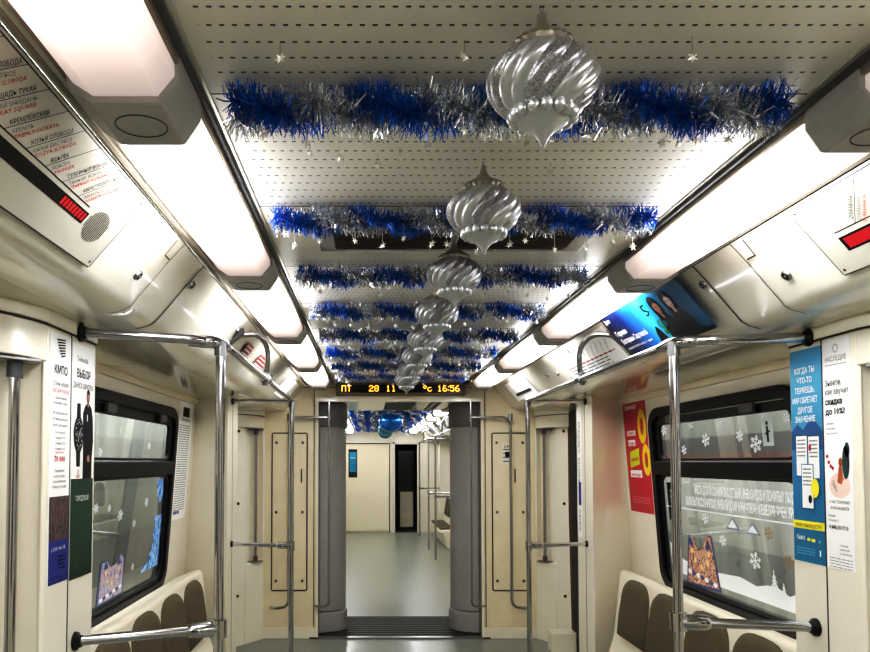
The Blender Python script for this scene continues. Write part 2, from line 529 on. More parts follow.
# lamp rails, coves and soffits
COVP = [(0.832, 2.205), (0.85, 2.187), (0.885, 2.148), (0.925, 2.10), (0.96, 2.058), (0.98, 2.035)]
LIPP = [(0.98, 2.035), (0.995, 2.016), (1.02, 2.002), (1.06, 1.992), (1.12, 1.984), (1.16, 1.986)]
SOFP = [(1.16, 1.986), (1.30, 1.972), (1.50, 1.955)]
tn = [2]
def tname():
    n = 'trim_%d' % tn[0]; tn[0] += 1; return n
def cove(y0, y1, side, det):
    s = side
    mb = MB(); mb.strip_y([(s*x, z) for x, z in COVP], y0, y1)
    mb.strip_y([(s*x, z) for x, z in LIPP], y0, y1)
    c = struct(mb.build(tname(), COVE, smooth=50, recalc=False, center=False))
    mb = MB(); mb.strip_y([(s*x, z) for x, z in SOFP], y0, y1)
    c2 = struct(mb.build(tname(), SOFFIT, smooth=50, recalc=False, center=False))
    r = MB()
    r.prism_y([(s*0.792, 2.235), (s*0.792, 2.212), (s*0.800, 2.207), (s*0.800, 2.235)], y0, y1, 0)
    r.prism_y([(s*0.802, 2.235), (s*0.802, 2.216), (s*0.812, 2.209), (s*0.812, 2.235)], y0, y1, 1)
    r.prism_y([(s*0.812, 2.235), (s*0.812, 2.206), (s*0.818, 2.202), (s*0.818, 2.235)], y0, y1, 0)
    r.prism_y([(s*0.818, 2.235), (s*0.818, 2.212), (s*0.828, 2.207), (s*0.836, 2.215), (s*0.836, 2.235)], y0, y1, 1)
    r.prism_y([(s*0.596, 2.25), (s*0.596, 2.222), (s*0.603, 2.218), (s*0.609, 2.222), (s*0.609, 2.27)], y0, y1, 0)
    r.prism_y([(s*0.586, 2.25), (s*0.586, 2.236), (s*0.596, 2.234), (s*0.596, 2.27)], y0, y1, 2)
    struct(r.build(tname(), [RAIL, RAILL, DGREY]))
    struct(MB().box(s*0.58, s*0.84, y0, y1, 2.262, 2.30).build(tname(), WHITE))
    return c, c2
def cov_pt(t, s, d=0.0):        # point at fraction t of the straight cove face, d proud of it
    a = Vector((s*0.838, 2.199)); b = Vector((s*0.98, 2.035))
    n = Vector((-s*0.164, -0.142)).normalized()
    bul = 0.0035 * math.sin(PI*t)
    p = a + (b-a)*t + n*(d+bul); return p.x, p.y
coves = {}
for s in (-1, 1):
    coves[s] = cove(Y0, YE, s, True)
    cove(N0, N1, s, False)
# seams, locks and slots on this car's coves
for s in (-1, 1):
    sm = MB()
    for y in (1.81, 2.02, 2.80, 3.86, 4.30):
        prof = [(s*(x-0.0014), z-0.0014) for x, z in COVP+LIPP[1:4]]
        hw = 0.0034 if y == 2.02 else 0.0016; sm.strip_y(prof, y-hw, y+hw)
    # the hook-shaped cut beside the second seam
    for (ta, tb, ya, yb) in ((0.0, 0.27, 1.755, 1.759), (0.262, 0.285, 1.755, 1.795)):
        a = cov_pt(ta, s, 0.0022); b = cov_pt(tb, s, 0.0022)
        sm.add([(a[0], ya, a[1]), (b[0], ya, b[1]), (b[0], yb, b[1]), (a[0], yb, a[1])], [(0, 1, 2, 3)])
    sm.build('panel_seam', SEAM, coves[s][0], recalc=False)
    for y, t in ((1.72, 0.72), (2.045, 0.30), (2.765, 0.30), (3.78, 0.6), (3.95, 0.5)):
        px, pz = cov_pt(t, s, 0.004)
        n = Vector((-s*0.164, 0, -0.142)).normalized()
        lk = MB(); c = Vector((px, y, pz))
        lk.tube([c - n*0.006, c + n*0.0005], [0.017, 0.0155], 20, 0)
        lk.tube([c, c + n*0.0012], [0.012, 0.0115], 16, 1); lk.tube([c, c + n*0.002], [0.005, 0.0045], 12, 0)
        lk.build('lock', [STEEL, BLACKG], coves[s][0], smooth=40)
    # ventilated hatch near the car's end with its slot
    vt = MB()
    for ya, yb, ta, tb, mi in ((4.36, 4.95, 0.12, 0.93, 0),):
        a = cov_pt(ta, s, 0.006); b = cov_pt(tb, s, 0.006)
        vt.add([(a[0], ya, a[1]), (b[0], ya, b[1]), (b[0], yb, b[1]), (a[0], yb, a[1])], [(0, 1, 2, 3)], 0)
    a = cov_pt(0.62, s, 0.008); b = cov_pt(0.74, s, 0.008)
    vt.add([(a[0], 4.42, a[1]), (b[0], 4.42, b[1]), (b[0], 4.85, b[1]), (a[0], 4.85, a[1])], [(0, 1, 2, 3)], 1)
    vt.build('vent_slot', [WHITE, SEAM], coves[s][0], recalc=False)

# bay walls with a hole for the window; plain walls elsewhere
WY0, WY1, WZ0, WZ1 = 2.37, 3.67, 0.785, 1.862
def hole_wall(mb, x, y0, y1, z0, z1, hole):
    bm = bmesh.new()
    def loop(pts):
        vs = [bm.verts.new((x, p[0], p[1])) for p in pts]
        return [bm.edges.new((vs[i], vs[(i+1) % len(vs)])) for i in range(len(vs))]
    e = loop([(y0, z0), (y1, z0), (y1, z1), (y0, z1)]) + loop(hole)
    bmesh.ops.triangle_fill(bm, use_beauty=True, use_dissolve=False, edges=e)
    bm.verts.index_update()
    mb.add([tuple(v.co) for v in bm.verts], [tuple(v.index for v in f.verts) for f in bm.faces])
    bm.free()
HOLE = rrect(WY0+0.02, WY1-0.02, WZ0+0.02, WZ1-0.02, 0.11)
for s, nm in ((-1, 'left'), (1, 'right')):
    mb = MB(); x = s*W
    hole_wall(mb, x, B0-0.1, B1+0.25, 0, 1.97, HOLE)
    LEAN[0] = s; wl = struct(mb.build('wall_'+nm, CREAM, recalc=False)); LEAN[0] = 0
    mb = MB(); mb.box(x, x+s*0.03, Y0, 1.80, 0, 1.97); struct(mb.build('wall_'+nm+'_near', CREAM))
    mb = MB(); hole_y = [(N0+0.0, N1)]
    mb.box(s*1.53, s*1.56, N0, N1, 0, 1.97)
    struct(mb.build('wall_next_car_'+nm, CREAM))
    # thin cream batten over the window and the seam between bay wall and partition
    tb = MB(); tb.box(x-s*0.012, x, B0, B1+0.1, 1.925, 1.962); struct(tb.build(tname(), [CREAMW]))

# back wall behind the viewer (closes the car)
bw = struct(MB().box(-1.5, 1.5, Y0-0.03, Y0, 0, 2.3).build('wall_back', CREAM))
MB().box(-0.7, 0.7, Y0, Y0+0.015, 0.02, 2.05).build('dark_doorway', COLD, bw)  # unseen dark panel, added for the chrome poles to reflect

# ---- end wall with the gangway opening
ew = MB()
OPX, OPZ = 0.715, 2.085
ew.box(-1.5, -OPX, YE, YE+0.04, 0, 2.3); ew.box(OPX, 1.5, YE, YE+0.04, 0, 2.3); ew.box(-OPX, OPX, YE, YE+0.04, OPZ, 2.3)
struct(ew.build('wall_end', CREAMW))
tr = MB()
tr.box(-OPX-0.02, -OPX, YE-0.015, YE+0.06, 0, OPZ+0.02); tr.box(OPX, OPX+0.02, YE-0.015, YE+0.06, 0, OPZ+0.02)
tr.box(-OPX-0.02, OPX+0.02, YE-0.02, YE+0.06, OPZ-0.012, OPZ+0.016)
struct(tr.build(tname(), CREAM))
sk = MB()
for s in (-1, 1): sk.box(s*0.735, s*1.2, YE-0.012, YE, 0.0, 0.09)
struct(sk.build('baseboard_end', CREAM))
ed = MB()
for s in (-1, 1): ed.box(s*0.752, s*0.758, YE-0.004, YE, 0.1, 2.2)
ed.box(-1.2, 1.2, YE-0.004, YE, 2.196, 2.20)
struct(ed.build(tname(), SEAM))
# next car's facing end wall and the gangway sides and roof
ew = MB()
ew.box(-1.5, -0.80, N0-0.04, N0, 0, 2.3); ew.box(0.80, 1.5, N0-0.04, N0, 0, 2.3); ew.box(-0.8, 0.8, N0-0.04, N0, 2.09, 2.3)
struct(ew.build('wall_next_car_front', CREAMW))
gw = MB()
for s in (-1, 1): gw.box(s*0.80, s*0.84, YE+0.04, N0-0.04, 0.012, 2.2)
struct(gw.build('wall_gangway', COLD))
gc = MB(); gc.box(-0.80, 0.80, YE+0.04, N0-0.04, 2.10, 2.16, 0)
for k, (xa, xb, mi) in enumerate(((-0.5, -0.12, 1), (-0.10, 0.14, 0), (0.16, 0.30, 1), (0.32, 0.36, 2), (0.40, 0.50, 1))):
    gc.box(xa, xb, YE+0.08, N0-0.1, 2.085, 2.10, mi)
struct(gc.build('ceiling', [COLD, CREAM, STEEL]))

# gangway columns: rounded grey shells with a collar at the foot
for s in (-1, 1):
    col = thing('gangway_column', (s*0.60, 5.55, 0.012),
                'tall rounded grey column lining the %s side of the open gangway' % ('left' if s < 0 else 'right'), 'column')
    pr = []
    for k in range(25):
        a = PI*k/24
        pr.append((s*(0.72 - 0.235*math.sin(a)), 5.44 + 0.16*(1-math.cos(a))))
    MB().prism_z(pr, 0.20, 2.085).build('shell', COLG, col, smooth=40)
    pr2 = [(s*(0.735 - 0.265*math.sin(PI*k/24)), 5.42 + 0.18*(1-math.cos(PI*k/24))) for k in range(25)]
    m2 = MB(); m2.prism_z(pr2, 0.012, 0.19); m2.build('foot_collar', COLG, col, smooth=40, bevel=0.008)
    m3 = MB(); m3.prism_z(pr2, 1.86, 2.08); m3.build('top_collar', mat('collar_grey', (120, 118, 114), 0.5), col, smooth=40, bevel=0.006)
    st = MB(); st.box(s*0.715, s*0.722, YE+0.07, YE+0.13, 0.02, 2.08)
    st.build('edge_profile', STEEL, col)

# ---- pillars, door jambs and partition faces
def jamb(O, I, s):
    T = Vector((I[0]-O[0], I[1]-O[1], 0)); L = T.length; T.normalize()
    N = Vector((-s*T.y if True else 0, 0, 0))
    N = Vector((-s*abs(T.y), -abs(T.x), 0)).normalized()
    M = Matrix(((T.x, N.x, 0, O[0]), (T.y, N.y, 0, O[1]), (0, 0, 1, 0), (0, 0, 0, 1)))
    return M, L
def make_jamb(O, I, s, where):
    M, L = jamb(O, I, s)
    a = L*0.46
    mb = MB(M)
    mb.box(0, a, -0.09, 0, 0, 1.938)
    mb.box(a, L, -0.12, -0.065, 0.67, 1.835)
    mb.box(a, L, -0.09, 0, 0, 0.68)
    mb.box(L-0.010, L+0.004, -0.09, 0, 0.6, 1.83)
    o = struct(mb.build(tname(), CREAM, bevel=0.006))
    def arc(e): return [(L*k/14 + (e if k == 14 else 0), e + 0.052*math.sin(PI*min(1, k/14*1.0))**0.9) for k in range(15)] + [(L+0.002, -0.085), (0, -0.085)]
    f = MB(M); f.prism_z(arc(0.005), 1.943, 2.0); f.build('head_fascia', CREAM, o, smooth=40, bevel=0.003)
    f = MB(M); f.prism_z(arc(0.0), 1.832, 1.937); f.build('head_block', CREAM, o, smooth=40, bevel=0.004)
    sq = MB(M); sq.prism_z(arc(0.001), 1.937, 1.943); sq.build('head_seam', SEAM, o)
    for z in (1.80, 1.19, 0.42):
        bt = MB(M); bt.tube([(a*0.55, -0.002, z), (a*0.55, 0.006, z)], [0.014, 0.011], 14); bt.build('bolt', BLACKG, o, smooth=40)
    # grab rail with its plates and bushings
    t = L*0.78
    base = M @ Vector((t, 0, 0.68))
    g = thing('grab_rail', base, 'vertical chrome grab rail in the recess beside the %s' % where, 'grab rail')
    MB(M).tube([(t, -0.01, 0.70), (t, -0.01, 1.82)], 0.0145, 16).build('rail', CHROME, g, smooth=50)
    for z0, z1 in ((1.775, 1.822), (0.682, 0.73)):
        MB(M).tube([(t, -0.01, z0), (t, -0.01, z1)], 0.021, 18).build('bushing', BUSH, g, smooth=50)
    for z0, z1 in ((1.820, 1.829), (0.681, 0.688)):
        mbp = MB(M); mbp.box(t-0.055, t+0.055, -0.05, 0.03, z0, z1); mbp.build('mounting_plate', STEEL, g, bevel=0.002)
    return o
for s in (-1, 1):
    side = 'left' if s < 0 else 'right'
    p0, p1, ps = PILL[s]
    make_jamb((s*1.43, p0-0.29), (s*PX, p0), s, 'near %s advert pillar' % side)
    mb = MB()
    mb.box(s*PX, s*1.60, p0, p1, 0, 1.938)
    o = struct(mb.build(tname(), CREAM, bevel=0.006))
    f = MB(); f.box(s*(PX-0.004), s*1.5, p0-0.002, p1+0.004, 1.942, 1.998); f.build('head_fascia', CREAM, o, bevel=0.004)
    q = MB(); q.box(s*(PX-0.001), s*1.4, p0, p1, 1.937, 1.943); q.box(s*(PX-0.0012), s*(PX+0.01), ps-0.0022, ps+0.0022, 0, 1.94)
    q.build('panel_seam', SEAM, o)
    # far pillar (near post of the far door)
    mb = MB(); mb.prism_z([(s*PX, 3.955), (s*1.60, 4.15), (s*1.60, 4.25), (s*PX, 4.25)], 0, 1.985)
    o = struct(mb.build(tname(), CREAM, bevel=0.008))
    q = MB(); q.box(s*(PX-0.0012), s*(PX+0.01), 4.085, 4.089, 0, 1.98); q.build('panel_seam', SEAM, o)
    # far door leaf with its rubber edge
    d = MB(); d.box(s*1.41, s*1.45, 4.25, 5.02, 0.02, 1.96)
    d = struct(d.build('door_%d' % (1 if s < 0 else 2), CREAMW))
    r = MB()
    r.add([(s*1.395, 4.76, 0.02), (s*1.395, 4.97, 0.02), (s*1.395, 5.06, 1.96), (s*1.395, 4.86, 1.96)], [(0, 1, 2, 3)], 0)
    r.add([(s*1.393, 4.92, 0.02), (s*1.393, 4.935, 0.02), (s*1.393, 5.022, 1.96), (s*1.393, 5.007, 1.96)], [(0, 1, 2, 3)], 1)
    r.build('rubber_edge', [RUBBER, mat('rubber_orange', (150, 90, 40), 0.6)], d, recalc=False)
    make_jamb((s*1.43, 4.98), (s*1.19, 5.27), s, 'far %s door and the end wall' % side)
    if s > 0:
        b = MB(); b.box(s*1.20, s*1.40, 4.86, 4.99, 0, 0.17)
        struct(b.build(tname(), CREAM, bevel=0.01))
    d = MB(); d.box(s*1.40, s*1.44, 0.2, 1.40, 0.02, 1.93)  # unseen near doors, added with black panes for dark reflections in the chrome
    d = struct(d.build('door_%d' % (3 if s < 0 else 4), CREAMW, bevel=0.004))
    for ya, yb in ((0.28, 0.74), (0.86, 1.32)):
        g = MB(); g.box(s*1.392, s*1.402, ya, yb, 0.75, 1.72); g.build('door_glass', BLACKG, d, bevel=0.004)

# ---- windows
outL = outside_mat('platform_wall_left', [(0, (96, 100, 96)), (0.9, (112, 117, 110)), (1.3, (100, 106, 102)), (1.52, (124, 128, 124)), (1.75, (140, 145, 140)), (2.2, (110, 112, 108))])
outR = outside_mat('platform_wall_right', [(0, (130, 134, 130)), (0.9, (158, 160, 154)), (1.46, (84, 56, 50)), (1.60, (62, 62, 62)), (1.74, (98, 101, 95)), (2.2, (130, 132, 128))])
for s, m, nm in ((-1, outL, 'left'), (1, outR, 'right')):
    mb = MB(); mb.box(s*2.5, s*2.54, -2.5, 11, -0.2, 3.2)
    struct(mb.build('wall_platform_'+nm, m, center=False))
    l = bpy.data.lights.new('platform_light', 'AREA'); l.shape = 'RECTANGLE'; l.size = 0.25; l.size_y = 9.0; l.energy = 95; l.color = (1, 1, 1)  # unseen area lamp added to brighten the wall outside the window
    lo = bpy.data.objects.new('platform_light', l); C.objects.link(lo); lo.location = (s*1.72, 4*YS, 2.85); lo.rotation_euler = (0, s*0.42*-1, 0)
    LEAN[0] = s
    wn = MB()
    x = s*(W-0.022)
    def L3(pts, xx): return [(xx, p[0], p[1]) for p in pts]
    wo = struct(wn.ring(L3(rrect(WY0, WY1, WZ0, WZ1, 0.12), x), L3(rrect(WY0+0.05, WY1-0.05, WZ0+0.05, WZ1-0.055, 0.075), x), (s*0.05, 0, 0)).build('window_%d' % (1 if s < 0 else 2), FRAMEB, smooth=40, bevel=0.006))
    g = MB(); xg = s*1.455
    def pane(b, z0, z1):
        q = [(xg, WY0+0.03, z0), (xg, WY1-0.03, z0), (xg, WY1-0.03, z1), (xg, WY0+0.03, z1)]
        b.add(q if s < 0 else q[::-1], [(0, 1, 2, 3)]); return b
    pane(g, WZ0+0.03, 1.50).build('lower_pane', GLASS, wo, recalc=False)
    pane(MB(), 1.51, WZ1-0.03).build('upper_pane', GLASS, wo, recalc=False)
    t = MB(); t.box(s*(W-0.03), s*1.47, WY0+0.04, WY1-0.04, 1.465, 1.545); t.build('transom', FRAMEB, wo, bevel=0.008)
    h = MB(); xi = s*(W-0.004)
    h.ring(L3(rrect(WY0+0.055, WY1-0.06, 1.548, WZ1-0.06, 0.05), xi), L3(rrect(WY0+0.085, WY1-0.10, 1.560, WZ1-0.105, 0.03), xi), (s*0.02, 0, 0))
    h.build('hopper_frame', FRAMEB, wo, bevel=0.003)
    for yy in (2.70, 3.38):
        c = MB(); c.box(s*(W-0.03), s*(W-0.01), yy-0.05, yy+0.05, 1.762, 1.805); c.build('hopper_catch', DGREY, wo, bevel=0.004)
    sl = MB(); sl.ring(L3(rrect(WY0+0.05, WY1-0.05, WZ0+0.05, 1.466, 0.07), xi), L3(rrect(WY0+0.075, WY1-0.075, WZ0+0.075, 1.455, 0.06), xi), (s*0.015, 0, 0))
    sl.build('lower_gasket', RUBBER, wo, bevel=0.002)
    LEAN[0] = 0

# ---- benches
def bench(s):
    side = 'left' if s < 0 else 'right'
    b = thing('bench_seat', (s*1.2, 3.05, 0), 'four-place bench with brown padded backs in a cream shell under the %s window' % side, 'bench')
    sh = MB()
    prof = [(s*1.51, 0.80), (s*1.38, 0.85), (s*1.352, 0.855), (s*1.332, 0.84), (s*1.285, 0.44), (s*1.25, 0.33), (s*0.99, 0.315), (s*0.985, 0.28), (s*1.05, 0.27), (s*1.12, 0.0), (s*1.51, 0.0)]
    sh.prism_y(prof, 2.16, 3.86)
    sh.build('shell', SHELL, b, smooth=30, bevel=0.012)
    for i in range(4):
        ya = 2.285 + 0.378*i; yb = ya + 0.352; yc = (ya+yb)/2
        # padded back: rounded top, slightly narrower above
        out = []
        hw = (yb-ya)/2
        for k in range(17):
            a = PI*k/16
            out.append((yc + hw*0.95*math.copysign(abs(math.cos(a))**0.62, math.cos(a)), 0.67 + 0.16*abs(math.sin(a))**0.75))
        out += [(yc - hw, 0.60), (yc - hw*0.98, 0.47), (yc + hw*0.98, 0.47), (yc + hw, 0.60)]
        def lean(z, d): return s*(1.285 + 0.053*(z-0.44)/0.43 - d)
        n = len(out); v = []
        for sc, d in ((1.0, -0.008), (1.0, 0.012), (0.93, 0.026), (0.70, 0.033)):
            zc = 0.66
            v += [(lean(zc+(z-zc)*sc, d), yc+(y-yc)*sc, zc+(z-zc)*sc) for y, z in out]
        f = []
        for r in range(3):
            for k in range(n): f.append((r*n+k, r*n+(k+1) % n, (r+1)*n+(k+1) % n, (r+1)*n+k))
        f += [tuple(range(n)), tuple(range(3*n, 4*n))]
        m = MB(); m.add(v, f); m.build('seat_back', BROWN, b, smooth=50)
        m = MB(); m.box(s*1.0, s*1.26, ya+0.01, yb-0.01, 0.32, 0.355); m.build('seat_cushion', BROWN, b, bevel=0.02)
    return b
benches = {s: bench(s) for s in (-1, 1)}

# ---- handrails at the seat bays
def handrail(s):
    side = 'left' if s < 0 else 'right'
    X = s*0.782; YN, YF = 2.04, 3.97; ZT = 1.95; ZL = 0.975 if s < 0 else 0.998
    p0, p1, ps = PILL[s]
    yb = p0 + 0.19
    h = thing('handrail', (X, YN, 0), 'tubular chrome handrail with two poles in front of the %s bench' % side, 'handrail')
    pts = fillet([(s*(PX-0.01), yb, ZT+0.005), (X, YN-0.02, ZT), (X, YF, ZT-0.002)], 0.13, 8)
    MB().tube(pts, 0.0165, 16).build('top_rail', CHROME, h, smooth=50)
    pf = [(X, YF-0.01, ZT), (s*(PX-0.01), YF+0.09, ZT)]
    MB().tube(pf, 0.014, 14).build('top_rail', CHROME, h, smooth=50)
    for y, zt in ((YN+0.02, ZT), (YF, ZT)):
        MB().tube([(X, y, 0.0), (X, y, zt)], 0.0165, 18).build('pole', CHROME, h, smooth=50)
        c = MB(); c.tube([(X, y, zt-0.045), (X, y, zt+0.004)], 0.0215, 18); c.build('pole_cap', STEEL, h, smooth=50)
    c = MB(); c.tube(fillet([(X+s*0.10, YN-0.012, ZT), (X, YN, ZT), (X, YN+0.11, ZT)], 0.10, 8), [0.0185]+[0.0225]*9+[0.0185], 18); c.build('corner_sleeve', CHROME, h, smooth=50)
    for y, ye, z in ((YN+0.02, yb, ZL), (YF, YF+0.09, 0.99)):
        q = [(X, y, z), (s*(PX-0.005), ye, z)]
        MB().tube(q, 0.0165 if y < 3 else 0.013, 16).build('lower_rail', CHROME, h, smooth=50)
        d = (Vector(q[1])-Vector(q[0])).normalized()
        kk = 1.0 if y < 3 else 0.8
        c = MB(); c.tube([(X, y, z-0.03), (X, y, z+0.03)], 0.0285*kk, 18)
        c.tube([Vector(q[0])+d*0.005, Vector(q[0])+d*0.085, Vector(q[0])+d*0.10], [0.027*kk, 0.0265*kk, 0.021*kk], 18)
        c.tube([Vector((X, y-0.02*kk, z+0.012)), Vector((X, y-0.028*kk, z+0.012))], 0.006, 10); c.tube([Vector(q[0])+d*0.055+Vector((0, -0.02*kk, 0)), Vector(q[0])+d*0.055+Vector((0, -0.0235*kk, 0))], 0.006, 10)
        c.build('clamp', CHROME, h, smooth=50)
    for y, z in ((yb, ZT+0.005), (YF+0.09, ZT), (yb, ZL), (YF+0.09, 0.99)):
        k = 1.0 if y < 3 else 0.75
        f = MB(); f.tube([(s*(PX-0.024), y, z), (s*(PX-0.014), y, z), (s*(PX-0.010), y, z), (s*(PX-0.001), y, z)], [0.0185*k, 0.021*k, 0.0285*k, 0.030*k], 18)
        f.build('flange', RUBBER, h, smooth=50)
    # bent hanger from the cove to the long rail
    m = fillet([(s*0.885, 2.80, 2.135), (s*0.80, 2.86, 2.155), (s*0.765, 2.95, 2.10), (X, 2.97, ZT)], 0.09, 8)
    MB().tube(m, 0.0135, 14).build('hanger', CHROME, h, smooth=50)
    a = cov_pt(0.18, s, 0.003); b = cov_pt(0.92, s, 0.003); c = cov_pt(0.25, s, 0.022)
    pl = MB()
    pl.add([(a[0], 2.775, a[1]), (a[0], 2.83, a[1]), (b[0], 2.80, b[1]), (b[0], 2.79, b[1]), (c[0], 2.785, c[1]), (c[0], 2.822, c[1])],
           [(0, 1, 2, 3), (0, 4, 5, 1), (1, 5, 2), (0, 3, 4), (3, 2, 5, 4)])
    pl.build('hanger_bracket', DGREY, h)
    cl = MB(); cl.tube([(X, 2.94, ZT), (X, 3.0, ZT)], 0.025, 16); cl.tube([(X, 2.97, ZT-0.03), (X, 2.97, ZT+0.035)], 0.02, 14)
    cl.build('clamp', STEEL, h, smooth=50)
    return h
rails = {s: handrail(s) for s in (-1, 1)}

# ---- loop rails on the end wall
for s in (-1, 1):
    side = 'left' if s < 0 else 'right'
    g = thing('loop_rail', (s*0.8, YE-0.06, 0.25), 'thin chrome loop rail on the end wall %s of the gangway' % side, 'grab rail')
    y = YE-0.07
    MB().tube(fillet([(s*0.62, y, 1.93), (s*0.965, y, 1.93), (s*0.965, y, 0.29), (s*1.10, y+0.03, 0.27), (s*1.13, y+0.06, 0.27)], 0.09, 6), 0.0125, 12).build('loop', CHROME, g, smooth=50)
    MB().tube(fillet([(s*0.62, y, 2.07), (s*0.62, y, 0.30), (s*0.70, y+0.02, 0.285), (s*0.745, y+0.06, 0.285)], 0.04, 6), 0.0095, 12).build('upright', CHROME, g, smooth=50)
    MB().tube([(s*0.965, y, 1.90), (s*0.965, y, 1.96)], 0.019, 12).build('joint', STEEL, g, smooth=50); MB().tube([(s*0.62, y, 1.905), (s*0.62, y, 1.955)], 0.016, 12).build('joint', STEEL, g, smooth=50)
    k = MB(); k.tube([(s*0.85, y, 1.93), (s*0.85, YE-0.001, 1.93)], 0.011, 12)
    k.build('stub', STEEL, g, smooth=50)
    # hatch
    xa, xb = (s*0.81, s*1.13); x0, x1 = min(xa, xb), max(xa, xb)
    ht = thing('equipment_hatch', ((x0+x1)/2, YE-0.004, 0.41), 'cream rectangular equipment hatch with a dark outline on the end wall, %s of gangway' % side, 'hatch')
    def LY(pts, yy): return [(p[0], yy, p[1]) for p in pts]
    MB().ring(LY(rrect(x0, x1, 0.41, 1.80, 0.02), YE-0.003), LY(rrect(x0+0.012, x1-0.012, 0.422, 1.788, 0.015), YE-0.003), (0, 0.003, 0)).build('seal', SEAM, ht)
    MB().box(x0+0.011, x1-0.011, YE-0.010, YE-0.001, 0.421, 1.789).build('panel', CREAMW, ht, bevel=0.003)
    for px in (x0+0.045, x1-0.045):
        for z in (0.50, 1.10, 1.71):
            k = MB(); k.tube([(px, YE-0.009, z), (px, YE-0.016, z)], [0.014, 0.012], 14, 0); k.tube([(px, YE-0.016, z), (px, YE-0.018, z)], [0.006, 0.005], 10, 1)
            k.build('latch', [STEEL, BLACKG], ht, smooth=40)
    k = MB(); k.box(x1-0.06 if s < 0 else x0+0.2, x1-0.05 if s < 0 else x0+0.21, YE-0.014, YE-0.009, 1.36, 1.48); k.build('key_slot', BLACKG, ht)
    if s > 0:
        st = Sheet((x0+0.09, YE-0.010, 1.52), (1, 0, 0), (0, 0, 1), base=0.001)
        for i in range(4): st.rect('print', INKG, 0.01, 0.02+0.035*i, 0.08-0.012*(i % 2), 0.03+0.035*i)
        st.rect('print', INK, 0.03, 0.065, 0.07, 0.11)
        st.text('print', INK, '24V', 0.05, 0.145, 0.025, 0.06)
        st.paper('hatch_notice', CREAM, 0.10, 0.19, 'small printed diagram label on the right end-wall hatch', 'label')

# ---- LED board over the gangway
bd = thing('led_display_board', (0.06, YE-0.03, 2.10), 'long amber LED date and time board above the gangway', 'display board')
bx0, bx1, yb = -0.56, 0.58, YE-0.05
mb = MB(); mb.box(bx0, bx1, yb, YE-0.001, 2.125, 2.238); mb.build('housing', mat('board_brown', (112, 98, 74), 0.4), bd, bevel=0.004)
mb = MB(); mb.box(bx0+0.035, bx1-0.035, yb-0.004, yb+0.01, 2.148, 2.220); mb.build('screen', BLACKG, bd)
DOT = {'П': ["11111","10001","10001","10001","10001","10001","10001"], 'Т': ["11111","00100","00100","00100","00100","00100","00100"],
 '2': ["01110","10001","00001","00110","01000","10000","11111"], '8': ["01110","10001","10001","01110","10001","10001","01110"],
 '1': ["00100","01100","00100","00100","00100","00100","01110"], '6': ["00110","01000","10000","11110","10001","10001","01110"],
 '5': ["11111","10000","11110","00001","00001","10001","01110"], ':': ["0","1","0","0","0","1","0"], 'c': ["00000","00000","01110","10000","10000","10001","01110"],
 '°': ["0110","1001","1001","0110","0000","0000","0000"]}
led = MB()
def dots(s, x, pitch=0.0078, z0=2.158):
    for ch in s:
        if ch == ' ': x += pitch*4; continue
        g = DOT[ch]
        for r, row in enumerate(g):
            for c, b in enumerate(row):
                if b == '1':
                    xx = x+c*pitch; zz = z0+(6-r)*0.0078
                    led.box(xx, xx+pitch*0.92, yb-0.007, yb-0.003, zz, zz+0.0072)
        x += pitch*(len(g[0])+1)
dots('ПТ', -0.51); dots('28', -0.27); dots('11', -0.12); dots('°c', 0.205); dots('16:56', 0.33)
led.build('lettering', AMBER, bd)

# ---- ceiling lamps
def lamp_prof(s, g=0.0):
    return [(s*(0.79+g*0.3), 2.262), (s*(0.79+g*0.3), 2.218), (s*(0.775+g), 2.186-g*0.6), (s*(0.740+g*0.5), 2.163-g), (s*(0.630-g*0.4), 2.163-g), (s*(0.602-g*0.6), 2.198), (s*(0.602-g*0.6), 2.262)]
def make_lamp(s, y):
    L = thing('ceiling_lamp', (s*0.70, y, 2.16), '', 'lamp')
    MB().prism_y(lamp_prof(s), y, y+0.845).build('diffuser', LAMP, L, smooth=30)
    c = MB(); c.prism_y(lamp_prof(s, 0.012), y+0.838, y+0.978)
    cp = c.build('end_cap', CAPM, L, bevel=0.007)
    # oval rim on the cap's underside
    e = MB(); pts = []
    for k in range(29):
        a = 2*PI*k/28
        pts.append((s*0.684+0.046*math.cos(a), y+0.908+0.036*math.sin(a), 2.1505))
    e.tube(pts, 0.0011, 6, caps=False); e.build('oval_mark', SEAM, cp)
    return L
ordn = ['nearest the viewer', 'second from the viewer', 'third from the viewer', 'fourth from the viewer', 'last before the end wall']
for s in (-1, 1):
    side = 'left' if s < 0 else 'right'
    proto = make_lamp(s, 0.165 if s < 0 else 0.195)
    proto['label'] = 'glowing ceiling lamp with grey cap in the %s-hand row, %s' % (side, ordn[0])
    proto['group'] = '%s row of ceiling lamps' % side
    for i in range(1, 5): dup(proto, (0, 0.988*i, 0), 'glowing ceiling lamp with grey cap in the %s-hand row, %s' % (side, ordn[i]))
    for i in (-1, -2): dup(proto, (0, 0.988*i, 0), 'ceiling lamp of the %s-hand light row overhead behind the viewer' % side)
    for i in range(7): dup(proto, (0, N0+0.02-0.18+0.965*i, 0), 'glowing ceiling lamp of the %s-hand row in the car beyond the gangway' % side, '%s lamps in the car beyond the gangway' % side)

